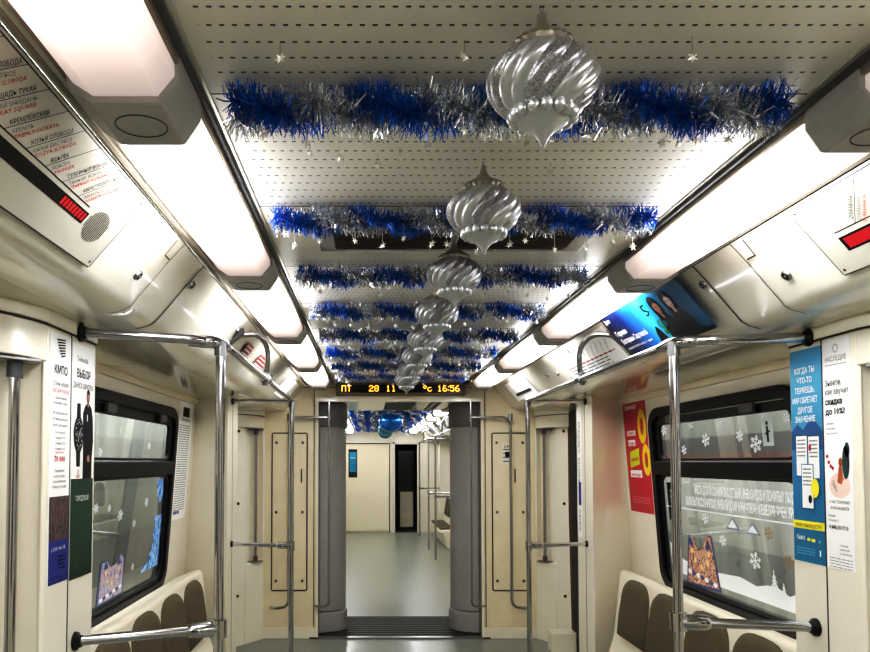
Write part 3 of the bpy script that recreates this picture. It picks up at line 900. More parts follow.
# ---- ceiling vent
vy0, vy1 = 1.79, 1.945
v = thing('ceiling_vent', (0, 1.92, ZC-0.01), 'long ceiling vent with two dark grilles behind the second garland', 'vent')
MB().box(-0.43, 0.425, vy0-0.035, vy1+0.035, ZC-0.008, ZC+0.001).build('frame', ALU, v, bevel=0.003)
for xa, xb in ((-0.38, -0.013), (0.013, 0.375)):
    g = MB(); g.box(xa, xb, vy0, vy1, ZC-0.0095, ZC-0.007)
    gg = g.build('grille', DARKV, v)
    b = MB()
    for k in range(12):
        yy = vy0+0.008+k*0.0135; b.box(xa+0.004, xb-0.004, yy, yy+0.004, ZC-0.012, ZC-0.0092)
    b.build('grille_bars', mat('grille_brown', (62, 52, 38), 0.6), gg)

# ---- tinsel garlands
def strand(mb, rnd, y, z, phase, nfib, L0, half=0.53, width=0.0013, amp=0.017, pitch=0.27):
    for _ in range(nfib):
        x = rnd.uniform(-half, half - 0.018)
        th = 2*PI*x/pitch + phase
        c = Vector((x, y + amp*math.cos(th), z + amp*math.sin(th)*0.8))
        a = rnd.uniform(0, 2*PI)
        d = Vector((rnd.gauss(0, 0.32), math.cos(a)/YS, math.sin(a)))
        L = L0*rnd.uniform(0.65, 1.12)
        e = c + d*L
        if e.z > ZC: e.z = ZC + 0.003
        e2 = (c + e)*0.5 + Vector((rnd.gauss(0, 0.003), rnd.gauss(0, 0.003), rnd.gauss(0, 0.003)-0.001))
        w = Vector((rnd.gauss(0, 1), rnd.gauss(0, 1), rnd.gauss(0, 1))); w = (w - d*w.dot(d)/d.length_squared).normalized()*width/2
        mb.add([c-w, c+w, e2+w, e2-w, e+w*0.6, e-w*0.6], [(0, 1, 2, 3), (3, 2, 4, 5)])
def star(mb, c, r, ax, ay):
    ax = Vector(ax).normalized(); ay = Vector(ay).normalized(); n = ax.cross(ay).normalized()*0.0012
    pts = []
    for k in range(12):
        a = 2*PI*k/12+0.3; rr = r if k % 2 == 0 else r*0.40
        q = ax*rr*math.cos(a)+ay*rr*math.sin(a); pts.append(Vector(c)+Vector((q.x, q.y/YS, q.z)))
    v = [Vector(c)+n] + pts + [Vector(c)-n]
    f = [(0, 1+k, 1+(k+1) % 12) for k in range(12)] + [(13, 1+(k+1) % 12, 1+k) for k in range(12)]
    mb.add(v, f)
GZ = 2.206
def make_garland(y, n, w, seed, label, nstar=9, L0=0.034, pitch=0.25):
    rnd = random.Random(seed)
    g = thing('tinsel_garland', (0, y, GZ), label, 'garland', 'tinsel garlands across the ceiling')
    ph = rnd.uniform(0, 6)
    for nm, m, p in (('blue_strand', TBLUE, ph), ('silver_strand', TSILV, ph+PI)):
        b = MB(); strand(b, rnd, y, GZ, p, n, L0, width=w, pitch=pitch)
        b.tube([(-0.53, y, GZ), (0.512, y, GZ)], 0.004, 6)
        b.build(nm, m, g, recalc=False)
    b = MB()
    for x in (-0.48, 0.0, 0.48): b.tube([(x, y, GZ), (x, y, ZC+0.003)], 0.0008, 5)
    b.build('hanging_cord', CORD, g, recalc=False)
    for k in range(nstar):
        x = -0.5 + 1.0*(k+rnd.uniform(0.2, 0.8))/nstar
        zz = GZ - rnd.uniform(0.045, 0.075); yy = y + rnd.uniform(-0.02, 0.03)
        b = MB(); star(b, (x, yy, zz), rnd.uniform(0.010, 0.014), (1, rnd.uniform(-.4, .4), rnd.uniform(-.3, .3)), (rnd.uniform(-.3, .3), rnd.uniform(-0.3, .3), 1))
        b.tube([(x, yy, zz+0.008), (x, yy, GZ-0.03)], 0.0005, 4)
        b.build('star', STARM, g, recalc=False)
    return g
gl = ['nearest garland, passing behind the largest bauble', 'second garland, in front of the ceiling vent', 'third garland, just behind the ceiling vent',
      'fourth garland from the viewer', 'fifth garland from the viewer', 'sixth garland from the viewer', 'seventh garland from the viewer']
gys = [1.115, 1.64, 2.14, 2.64, 3.15, 3.66, 4.17]
for i, y in enumerate(gys):
    make_garland(y, [4600, 3300, 2500, 2100, 1900, 1700, 1600][i], [0.0024, 0.0027, 0.0032, 0.0038, 0.0042, 0.0046, 0.005][i], 11+i,
                 'blue and silver tinsel strung across the ceiling, ' + gl[i], [16, 14, 12, 10, 8, 6, 6][i], 0.042 if i == 0 else 0.035)
make_garland(4.70, 1100, 0.0035, 31, 'blue and silver tinsel on the ceiling directly over the LED board', 4)
far = []
for i in range(4):
    y = N0+0.60+0.40*i
    g = make_garland(y, 1300, 0.007, 50+i, 'blue and silver tinsel on the ceiling of the car beyond the gangway', 3, 0.040, 0.15+0.04*i)
    g['group'] = 'garlands in the car beyond the gangway'; far.append(g)
for i in range(4, 15): dup(far[(i*3+i//4) % 4], (0, 0.40*(i-(i*3+i//4) % 4), 0))

# stray stars hanging from the ceiling between the garlands
rs = random.Random(5)
stars = []
for i, (x, y) in enumerate([(-0.42, 0.99), (-0.11, 0.985), (0.27, 0.98), (0.30, 1.22), (0.16, 1.40), (-0.40, 1.30), (-0.20, 1.33), (0.07, 1.27), (-0.25, 1.36), (0.40, 1.28)]):
    g = thing('star_pendant', (x, y, ZC), 'tiny silver star dangling on a thread from the perforated ceiling', 'ornament', 'loose stars on the ceiling')
    b = MB(); z = ZC - rs.uniform(0.02, 0.035)
    star(b, (x, y, z), 0.011, (1, rs.uniform(-.4, .4), rs.uniform(-.4, .4)), (rs.uniform(-.3, .3), 0, 1)); b.build('star', STARM, g, recalc=False)
    b = MB(); b.tube([(x, y, z+0.009), (x, y, ZC)], 0.0004, 4); b.build('hanging_thread', CORD, g, recalc=False)
    stars.append(g)

# ---- big swirled baubles
def make_bauble(y):
    zt = 2.025            # tip
    o = thing('swirl_bauble', (0, y, zt), '', 'bauble', 'row of silver baubles')
    n, RB = 192, 16
    ctl = [(0.040, 0.053), (0.056, 0.059), (0.071, 0.071), (0.082, 0.088), (0.0865, 0.105), (0.083, 0.121), (0.072, 0.137), (0.056, 0.149), (0.038, 0.157)]
    prof = []
    for i in range(len(ctl)-1):
        for j in range(4):
            t = j/4; p0 = ctl[max(0, i-1)]; p1 = ctl[i]; p2 = ctl[i+1]; p3 = ctl[min(len(ctl)-1, i+2)]
            prof.append(tuple(0.5*((2*p1[q])+(-p0[q]+p2[q])*t+(2*p0[q]-5*p1[q]+4*p2[q]-p3[q])*t*t+(-p0[q]+3*p1[q]-3*p2[q]+p3[q])*t**3) for q in (0, 1)))
    prof.append(ctl[-1])
    b = MB(); verts, faces, mi = [], [], []
    tw = -11.0
    for r, z in prof:
        for k in range(n):
            a = 2*PI*k/n
            ph = RB*(a + tw*(z-0.11))/2
            rr = r*(0.89 + 0.125*abs(math.cos(ph))**0.7)
            verts.append((rr*math.cos(a), y+rr*math.sin(a)/YS, zt+z))
    for i in range(len(prof)-1):
        for k in range(n):
            a = 2*PI*(k+.5)/n; z = (prof[i][1]+prof[i+1][1])/2
            rib = int(math.floor(RB*(a+tw*(z-0.11))/(2*PI)+0.5)) % RB
            b_ = (i*n+k, i*n+(k+1) % n, (i+1)*n+(k+1) % n, (i+1)*n+k)
            faces.append(b_); mi.append(1 if rib % 4 in (0, 1) else 0)
    b.add(verts, faces); b.m = mi
    b.build('body', [MATTES, GLITTER], o, smooth=60)
    # fluted top cap
    c = MB(); m = 44; vs = []; fs = []
    cp = [(0.046, 0.153), (0.050, 0.160), (0.046, 0.167), (0.034, 0.174), (0.021, 0.182), (0.012, 0.191), (0.0085, 0.199), (0.007, 0.206), (0.0075, 0.212), (0.0001, 0.215)]
    for q, (r, z) in enumerate(cp):
        for k in range(m):
            a = 2*PI*k/m; rr = r*(1+(0.035 if k % 2 else -0.035)*(1 if q < 3 else 0.2))
            vs.append((rr*math.cos(a), y+rr*math.sin(a)/YS, zt+z))
    for i in range(len(cp)-1):
        for k in range(m): fs.append((i*m+k, i*m+(k+1) % m, (i+1)*m+(k+1) % m, (i+1)*m+k))
    c.add(vs, fs); c.build('top_cap', mat('aged_silver', (168, 163, 150), 0.38, metal=0.7), o, smooth=35)
    # beaded collar
    c = MB()
    for k in range(15):
        a = 2*PI*k/15; cx, cy = 0.0455*math.cos(a), y+0.0455*math.sin(a)/YS
        c.lathe([(0.0001, -0.012), (0.006, -0.0102), (0.0098, -0.0045), (0.0102, 0.0025), (0.0075, 0.009), (0.0001, 0.0125)], (cx, cy, zt+0.0515), 12)
    c.build('beaded_collar', MATTES, o, smooth=60)
    d = MB(); d.lathe([(0.046, 0.052), (0.042, 0.043), (0.033, 0.036), (0.021, 0.029), (0.012, 0.021), (0.0065, 0.012), (0.0032, 0.004), (0.0001, 0.0)], (0, y, zt), 32)
    d.build('drop_tip', MATTES, o, smooth=60)
    h = MB()
    for dx in (-0.003, 0.003): h.tube([(0, y, zt+0.212), (dx, y, ZC+0.003)], 0.0006, 5)
    h.build('hanging_thread', CORD, o)
    return o
bl = ['nearest and largest in the row', 'second in the row', 'third in the row', 'fourth in the row from the viewer',
      'fifth in the row from the viewer', 'sixth in the row from the viewer', 'seventh in the row from the viewer', 'last in the row, hanging before the LED board']
b0 = make_bauble(0.915); b0['label'] = 'silver swirled bauble hanging from the ceiling, ' + bl[0]
by = [0.915, 1.395, 1.88, 2.37, 2.86, 3.34, 3.83, 4.31]
for i in range(1, 8): 
    q = dup(b0, (0, by[i]-by[0], 0), 'silver swirled bauble hanging from the ceiling, ' + bl[i])

# big blue bauble cluster in the next car
for (x, y, z, r, m, lab) in ((0.02, 8.0, 2.085, 0.16, BBLUE, 'largest blue bauble hanging in the car beyond the gangway'),
                             (0.0, 9.2, 2.06, 0.125, BTEAL, 'pale blue bauble behind the big blue one beyond the gangway'),
                             (0.0, 10.0, 2.04, 0.12, BTEAL, 'small teal bauble, lowest of those beyond the gangway')):
    o = thing('round_bauble', (x, y, z-r), lab, 'bauble')
    pr = [(max(0.0001, r*math.sin(PI*k/16)), -r*math.cos(PI*k/16)*0.92) for k in range(17)]
    MB().lathe(pr, (x, y, z), 28).build('ball', m, o, smooth=60)
    MB().tube([(x, y, z+r*0.9), (x, y, z+r*0.9+0.03)], 0.018, 12).build('cap', STEEL, o, smooth=50)
    if True: MB().tube([(x, y, z+r*0.9), (x, y, ZC+0.003)], 0.002, 6).build('hanging_thread', CORD, o)

# ------------------------------------------------------------------ printed matter
def bars(sh, m, x0, x1, y, h, n, dy, part='lettering', seed=1):
    r = random.Random(seed)
    for i in range(n):
        x = x0
        while x < x1-0.002:
            w = min(x1-x, r.uniform(0.25, 0.9)*(x1-x0)*0.35)
            sh.rect(part, m, x, y-i*dy, x+w*0.85, y-i*dy+h); x += w

def face_figure(): pass
# left pillar: white-and-blue recruiting advert
w, h = 0.120, 0.745
def fy(v, a=337., b=583.): return h*(1-(v-a)/(b-a))
sh = Sheet((-PX, 1.741, 1.180), (0, 1, 0), (0, 0, 1))
NAVY = mat('print_navy', (32, 48, 130), 0.45)
for i in range(7):
    z = fy(343+2.6*i); sh.poly('emblem', INK, [(0.034+0.004*i, z), (0.084, z+0.006), (0.084, z+0.002), (0.034+0.004*i, z-0.005)], 2)
sh.text('lettering', INK, 'КМПО', w/2, fy(377), 0.025, 0.076, bold=0.02)
sh.text('lettering', INK, 'СТАНЬ НАШИМ', w/2, fy(389), 0.012, 0.088)
sh.text('lettering', INKR, 'ИНСТРУКТОРОМ', w/2, fy(396), 0.012, 0.092)
sh.text('lettering', INK, 'с новыми умениями', w/2, fy(402), 0.008, 0.07); sh.text('lettering', INK, 'на заводе в Казани', w/2, fy(407), 0.008, 0.076)
for i, t in enumerate(('Мы предлагаем вам', 'обучение на рабочем', 'месте с наставником')): sh.text('lettering', INK, t, w/2, fy(417+6*i), 0.008, 0.085)
for i, t in enumerate(('График работы:', '1 смена 07-15', '2 смена 15-23', '3 смена 23-07')): sh.text('lettering', INK, t, w/2, fy(436+5.4*i), 0.007, 0.06)
sh.text('lettering', INKR, 'ЗАРПЛАТА', w/2, fy(456), 0.007, 0.05); sh.text('lettering', INKR, '70 000', w/2, fy(464), 0.018, 0.062, bold=0.02)
for i, t in enumerate(('Приезжайте', 'на завод по адресу', 'улица Дементьева', 'остановка у проходной')): sh.text('lettering', INK, t, w/2, fy(474+5.2*i), 0.008, 0.055+0.01*i)
sh.rect('photo_panel', picture_mat('print_workshop', [(20, 18, 22), (48, 40, 48), (112, 88, 76), (52, 46, 64), (26, 24, 30)], 70, (1, 1, 0.45)), 0.006, fy(541), w, fy(498))
sh.rect('blue_panel', NAVY, 0.006, 0.0, w, fy(541)); 
sh.text('white_lettering', WHITE, '( 260-16-10', w/2, fy(551), 0.012, 0.08)
bars(sh, WHITE, 0.062, 0.105, fy(558), 0.004, 4, 0.012, 'white_lettering', 3); bars(sh, WHITE, 0.012, 0.108, fy(577), 0.002, 2, 0.008, 'white_lettering', 4)
sh.paper('advert_poster', WHITE, w, h, 'tall white recruiting advert with dark striped emblem and blue foot, left pillar', 'poster')

# left pillar: white watch advert with dark green foot
w = 0.150
def fy(v, a=344., b=576.): return h*(1-(v-a)/(b-a))
sh = Sheet((-PX, 1.870, 1.172), (0, 1, 0), (0, 0, 1))
GREEN = gradient_mat('print_green', 'Z', 0, 0.32, [(0, (8, 40, 30)), (0.6, (12, 66, 48)), (1, (10, 52, 40))])
SUIT = mat('print_suit', (14, 16, 20), 0.6, spec=0.2); SKIN = mat('print_skin', (172, 128, 102), 0.5)
sh.text('lettering', INK, 'Sekunda', w*0.45, fy(361), 0.018, 0.07)
sh.text('lettering', INK, 'ВЫБОР', w/2, fy(377), 0.026, 0.09, bold=0.015)
sh.text('lettering', INK, 'ДАНИСА ЗАРИПОВА', w/2, fy(388), 0.018, 0.135)
# standing man in a dark suit
mx = 0.108
sh.poly('suited_man', SUIT, [(mx-0.032, fy(478)), (mx-0.030, fy(450)), (mx-0.035, fy(430)), (mx-0.034, fy(412)), (mx-0.022, fy(405)), (mx-0.008, fy(402)), (mx+0.008, fy(402)), (mx+0.024, fy(406)), (mx+0.034, fy(416)), (mx+0.038, fy(440)), (mx+0.030, fy(456)), (mx+0.028, fy(478))], 2)
sh.ell('suited_man', SKIN, mx-0.002, fy(396), 0.011, 0.019, 3); sh.poly('suited_man', SKIN, [(mx-0.006, fy(405)), (mx+0.005, fy(405)), (mx+0.004, fy(398)), (mx-0.006, fy(398))], 3)
sh.poly('suited_man', INK, [(mx-0.013, fy(394)), (mx-0.011, fy(389)), (mx, fy(387)), (mx+0.009, fy(390)), (mx+0.010, fy(395)), (mx+0.004, fy(392)), (mx-0.008, fy(392))], 4)
sh.ell('suited_man', SKIN, mx+0.004, fy(458), 0.010, 0.012, 3); sh.line('suited_man', WHITE, (mx-0.006, fy(413)), (mx-0.006, fy(420)), 0.006, 3)
# wristwatch
wx = 0.045
sh.poly('wristwatch', INK, [(wx-0.011, fy(466)), (wx+0.011, fy(466)), (wx+0.013, fy(448)), (wx-0.013, fy(448))], 2); sh.poly('wristwatch', INK, [(wx-0.013, fy(418)), (wx+0.013, fy(418)), (wx+0.011, fy(403)), (wx-0.011, fy(403))], 2)
sh.ell('wristwatch', SUIT, wx, fy(434), 0.031, 0.060, 3, 28); sh.ell('wristwatch', INKG, wx, fy(434), 0.026, 0.050, 4, 28); sh.ell('wristwatch', INK, wx, fy(434), 0.024, 0.047, 5, 28)
for k in range(12):
    a = 2*PI*k/12; sh.ell('wristwatch', WHITE, wx+0.020*math.cos(a), fy(434)+0.039*math.sin(a), 0.0017, 0.003, 6, 8)
sh.line('wristwatch', WHITE, (wx, fy(434)), (wx+0.010, fy(428)), 0.002, 6); sh.line('wristwatch', WHITE, (wx, fy(434)), (wx-0.006, fy(442)), 0.002, 6)
for xx in (-0.011, 0.011): sh.ell('wristwatch', INKG, wx+xx, fy(434), 0.006, 0.012, 6, 12)
sh.text('wristwatch', INK, 'Z', wx, fy(473), 0.012); sh.rect('wristwatch', mat('print_pink', (224, 170, 160), 0.5), wx-0.012, fy(477), wx+0.012, fy(474), 2)
sh.rect('green_panel', GREEN, 0, 0, w, fy(478), 1)
sh.text('white_lettering', WHITE, 'ГОРОДСКОЙ', w/2, fy(500), 0.016, 0.085, layer=3)
for a, b in (((0.02, 0.02), (0.13, 0.20)), ((0.07, 0.02), (0.15, 0.12)), ((0.0, 0.035), (0.15, 0.045))): sh.line('green_panel', mat('print_green_light', (40, 120, 84), 0.5), a, b, 0.0018, 2)
sh.paper('advert_poster', WHITE, w, h, 'tall white wristwatch advert with suited man and dark green foot, left pillar', 'poster')

# right pillar: blue book advert
def fyR(v, hh, a, b): return hh*(1-(v-a)/(b-a))
w, h = 0.142, 0.715
sh = Sheet((PX, 2.083, 1.205), (0, -1, 0), (0, 0, 1))
def fy(v): return fyR(v, h, 349., 562.)
BLUEP = gradient_mat('print_blue', 'Z', 0, 0.715, [(0, (30, 118, 152)), (0.45, (28, 116, 160)), (0.8, (66, 160, 200)), (1, (58, 150, 192))])
YEL = mat('print_yellow', (235, 225, 60), 0.5); DBLU = mat('print_deep_blue', (14, 84, 132), 0.5)
for t, v in (('КОГДА ТЫ', 373), ('ЧТО-ТО', 383), ('ТЕРЯЕШЬ,', 393), ('МИР ОБРЕТАЕТ', 403), ('ДРУГОЕ', 413), ('ЗНАЧЕНИЕ', 422)):
    sh.text('white_lettering', WHITE, t, w*0.47, fy(v), 0.019, min(0.115, 0.0115*len(t)), bold=0.02)
sh.poly('figure_shape', DBLU, [(0.0, fy(432)), (0.03, fy(424)), (0.055, fy(430)), (0.075, fy(424)), (0.10, fy(418)), (0.142, fy(432)), (0.142, fy(450)), (0, fy(450))], 1)
PAP = mat('print_paper', (238, 240, 238), 0.5)
for (x0, x1, va, vb) in ((0.022, 0.072, 436, 476), (0.078, 0.126, 437, 478), (0.048, 0.098, 465, 508)):
    top = va > 460
    sh.rect('book_picture', DBLU, x0-0.003, fy(vb+1.2), x1+0.003, fy(va-0.8), 4 if top else 1)
    sh.rect('book_picture', PAP, x0, fy(vb), x1, fy(va), 5 if top else 2)
    o_ = sh.base; sh.base += 0.0025 if top else 0.001
    bars(sh, INKG, x0+0.006, x1-0.006, fy(va+5), 0.0045, 5, 0.013, 'book_print', int(va))
    sh.base = o_
sh.ell('book_print', INKR, 0.086, fy(448), 0.006, 0.012, 3); sh.ell('book_print', INK, 0.085, fy(499), 0.008, 0.014, 7)
sh.ell('yellow_badge', YEL, 0.107, fy(488), 0.018, 0.032, 7); bars(sh, INK, 0.096, 0.118, fy(485), 0.004, 3, 0.012, 'badge_print', 8)
sh.rect('yellow_stripe', YEL, 0, fy(529), w, fy(521), 2)
sh.text('stripe_lettering', INK, 'ЧИТАЙ В ОТКРЫТОМ ДОСТУПЕ', w/2, fy(527.5), 0.012, 0.118, layer=5)
sh.text('white_lettering', WHITE, 'Книга', 0.034, fy(540), 0.015, 0.036, bold=0.02)
sh.rect('badge_print', YEL, 0.064, fy(540.5), 0.078, fy(537.5), 2); sh.rect('badge_print', YEL, 0.083, fy(541), 0.10, fy(538), 2); sh.rect('badge_print', WHITE, 0.118, fy(541), 0.121, fy(538.5), 2)
bars(sh, mat('print_pale_blue', (110, 180, 215), 0.5), 0.014, 0.10, fy(549), 0.003, 3, 0.009, 'small_print', 5); sh.rect('small_print', WHITE, 0.118, fy(554), 0.124, fy(548), 2)
sh.paper('advert_poster', BLUEP, w, h, 'tall blue book advert with yellow stripe on the right pillar beside the window', 'poster')

# right pillar: white discount advert
w, h = 0.112, 0.725
sh = Sheet((PX, 1.935, 1.205), (0, -1, 0), (0, 0, 1))
def fy(v): return fyR(v, h, 338., 568.)
pts = [(0.056+0.009*math.cos(2*PI*k/20), fy(348)+0.013*math.sin(2*PI*k/20)) for k in range(21)]
for k in range(20): sh.line('emblem', INKG, pts[k], pts[k+1], 0.0022, 2)
sh.text('lettering', INKG, 'НАСЛЕДИЕ', w*0.5, fy(360.5), 0.015, 0.085); sh.rect('lettering', INKG, 0.012, fy(364.5), 0.10, fy(364), 2)
for t, v, b in (('Знаете,', 385, 0.0), ('как звучит', 394, 0.0), ('скидка', 404, 0.03), ('до 10%?', 414, 0.03)):
    sh.text('lettering', INK, t, 0.010, fy(v), 0.019, 0.0102*len(t)*(0.92 if b == 0 else 1.1), 'l', bold=b)
for i, t in enumerate(('детям', 'парам', 'взрослым')): sh.text('lettering', INKG, t, 0.012, fy(424+5*i), 0.007, 0.03+0.006*i, 'l')
sh.ell('plate_picture', mat('print_peach', (238, 214, 200), 0.5), 0.060, fy(485), 0.042, 0.040, 1, 26)
sh.ell('plate_picture', mat('print_green_dark', (30, 62, 60), 0.5), 0.086, fy(462), 0.014, 0.052, 2); sh.ell('plate_picture', mat('print_leaf', (40, 80, 76), 0.5), 0.092, fy(450), 0.010, 0.024, 2)
FOX = mat('print_rust', (176, 92, 48), 0.5)
sh.poly('plate_picture', FOX, [(0.052, fy(482)), (0.058, fy(468)), (0.066, fy(462)), (0.070, fy(466)), (0.074, fy(478)), (0.068, fy(484))], 3); sh.ell('plate_picture', FOX, 0.066, fy(462), 0.008, 0.014, 3)
for x, v in ((0.012, 456), (0.018, 462), (0.026, 466), (0.034, 468)): sh.ell('plate_picture', INKR, x, fy(v), 0.005, 0.006, 2)
for a, b in (((0.03, fy(483)), (0.05, fy(491))), ((0.034, fy(480)), (0.046, fy(487)))): sh.line('plate_picture', INK, a, b, 0.002, 3)
sh.text('lettering', INK, 'У НАС ПОКУПАЮТ', w*0.52, fy(503), 0.009, 0.082); sh.text('lettering', INK, 'И НАСЛАЖДАЮТСЯ', w*0.52, fy(509), 0.009, 0.072)
sh.text('lettering', INK, 'Казань,', 0.012, fy(516.5), 0.007, 0.03, 'l'); sh.text('lettering', INK, 'ул. Баумана, 22', 0.012, fy(521), 0.007, 0.04, 'l')
sh.text('lettering', INK, '8 (843) 203 07 33', w*0.46, fy(528.5), 0.012, 0.075, bold=0.015)
for i, t in enumerate(('скидка', 'действует', 'по промокоду')): sh.text('lettering', INK, t, 0.056, fy(545+4*i), 0.006, 0.03+0.008*i, 'l')
bars(sh, INKG, 0.012, 0.104, fy(558), 0.0022, 4, 0.009, 'small_print', 6)
sh.paper('advert_poster', WHITE, w, h, 'tall white discount advert with fox-coloured figurine on a plate, right pillar outer face', 'poster')

# red advert beside the right window
w, h = 0.245, 0.735
sh = Sheet((W, 4.045, 1.215), (0, -1, 0), (0, 0, 1)); sh.ux *= 1.33
def fy(v): return fyR(v, h, 402., 513.)
REDP = gradient_mat('print_red', 'Z', 0, 0.735, [(0, (190, 28, 52)), (0.5, (206, 40, 66)), (1, (176, 26, 48))])
LIME = mat('print_lime', (206, 214, 40), 0.5); YEL2 = mat('print_yolk', (240, 208, 30), 0.5)
sh.text('white_lettering', WHITE, 'самокат', 0.085, fy(412), 0.032, 0.13, bold=0.02)
for cx, v, r1 in ((0.205, 430, 0.055), (0.225, 462, 0.050)):
    sh.ell('ring_picture', YEL2, cx-0.01, fy(v), r1*0.80, r1*2.0, 2, 24); sh.ell('ring_picture', REDP, cx-0.01, fy(v), r1*0.34, r1*1.0, 3, 24); sh.ell('ring_picture', FOX, cx-0.01, fy(v)-0.02, r1*0.28, r1*0.6, 4, 18)
for x0, x1, va, vb, t in ((0.03, 0.125, 433, 438, 'Наво-'), (0.035, 0.115, 442, 448, 'кадо'), (0.035, 0.16, 472, 479, 'авокадо')):
    sh.rect('label_patch', WHITE, x0, fy(vb), x1, fy(va), 4); sh.text('label_print', INKR, t, (x0+x1)/2, fy(vb)+0.008, 0.020, (x1-x0)*0.8, layer=6)
sh.poly('lime_tag', LIME, [(0.04, fy(470)), (0.145, fy(466)), (0.15, fy(450)), (0.045, fy(454))], 5); sh.text('label_print', INKR, 'свежее', 0.096, fy(463), 0.028, 0.08, layer=7, ang=0.14)
bars(sh, mat('print_rose', (226, 130, 140), 0.5), 0.03, 0.22, fy(499), 0.006, 3, 0.016, 'small_print', 4)
LEAN[0] = 1; sh.paper('advert_poster', REDP, w, h, 'red advert with yellow avocado halves on the wall between the right partition and window', 'poster'); LEAN[0] = 0

# notice sheet beside the left window
w, h = 0.19, 0.745
sh = Sheet((-W, 3.725, 1.175), (0, 1, 0), (0, 0, 1)); sh.ux *= 1.45
sh.rect('small_print', INK, 0.05, h-0.09, 0.14, h-0.03, 1); sh.text('small_print', INK, 'ПРАВИЛА', w/2, h-0.12, 0.018, 0.12)
bars(sh, INKG, 0.015, 0.17, h-0.15, 0.005, 38, 0.0145, 'small_print', 9); bars(sh, INKB, 0.02, 0.1, 0.035, 0.02, 1, 0.02, 'small_print', 2)
LEAN[0] = -1; sh.paper('notice_sheet', WHITE, w, h, 'long white notice of dense small print beside the left window', 'notice'); LEAN[0] = 0

# vertical sticker on the far right pillar
sh = Sheet((PX, 4.23, 1.02), (0, -1, 0), (0, 0, 1))
for t, y in (('НЕ ПРИСЛОНЯТЬСЯ', 0.80), ('ТАЯНМАСКА', 0.55)): sh.text('lettering', INK, t, 0.055, y-0.11, 0.035, 0.22, ang=PI/2, layer=2)
sh.rect('emblem', INKB, 0.02, 0.22, 0.07, 0.38, 1); sh.text('lettering', INK, 'метро', 0.055, 0.12, 0.032, 0.14, ang=PI/2)
sh.paper('vertical_sticker', WHITE, 0.08, 0.90, 'narrow vertical white sticker with sideways lettering on the far right pillar', 'sticker')

# info panels on the coves (station list, speaker, running LED)
def cove_sheet(s, ya, yb, ta, tb, d=0.006):
    # lower edge lies at fraction tb (lip side), upper edge at ta; ux runs along the car so that print reads from the aisle
    A = Vector((s*0.838, 0, 2.199)); B = Vector((s*0.98, 0, 2.035))
    n = Vector((-s*0.164, 0, -0.142)).normalized()
    lo = A+(B-A)*tb + n*(d+0.001); hi = A+(B-A)*ta + n*(d+0.001)
    uy = hi-lo
    y = ya if s < 0 else yb
    ux = Vector((0, -s, 0))
    O = Vector((lo.x, y, lo.z))
    return Sheet(O, ux, uy), abs(yb-ya), uy.length
STN = [('АВИАСТРОИТЕЛЬНАЯ', 'АВИАТӨЗЕЛЕШ', 'AVIASTROITELNAYA'), ('СЕВЕРНЫЙ ВОКЗАЛ', 'ТӨНЬЯК ВОКЗАЛ', 'SEVERNY VOKZAL'), ('ЯШЬЛЕК', 'ЯШЬЛЕК', 'YASHLEK'), ('КОЗЬЯ СЛОБОДА', 'КӘҖӘ БИСТӘСЕ', 'KOZYA SLOBODA'),
       ('КРЕМЛЁВСКАЯ', 'КРЕМЛЬ', 'KREMLYOVSKAYA'), ('ПЛОЩАДЬ ТУКАЯ', 'ТУКАЙ МӘЙДАНЫ', 'TUKAY SQUARE'), ('СУКОННАЯ СЛОБОДА', 'СУКНО БИСТӘСЕ', 'SUKONNAYA SLOBODA'), ('АМЕТЬЕВО', 'ӘМӘТ', 'AMETYEVO'),
       ('ГОРКИ', 'ТАУЛАР', 'GORKI'), ('ПРОСПЕКТ ПОБЕДЫ', 'ҖИҢҮ ПРОСПЕКТЫ', 'PROSPEKT POBEDY'), ('ДУБРАВНАЯ', 'ДУБРАВНАЯ', 'DUBRAVNAYA')]
PANEL = mat('info_panel', (194, 190, 178), 0.35, coat=0.2)
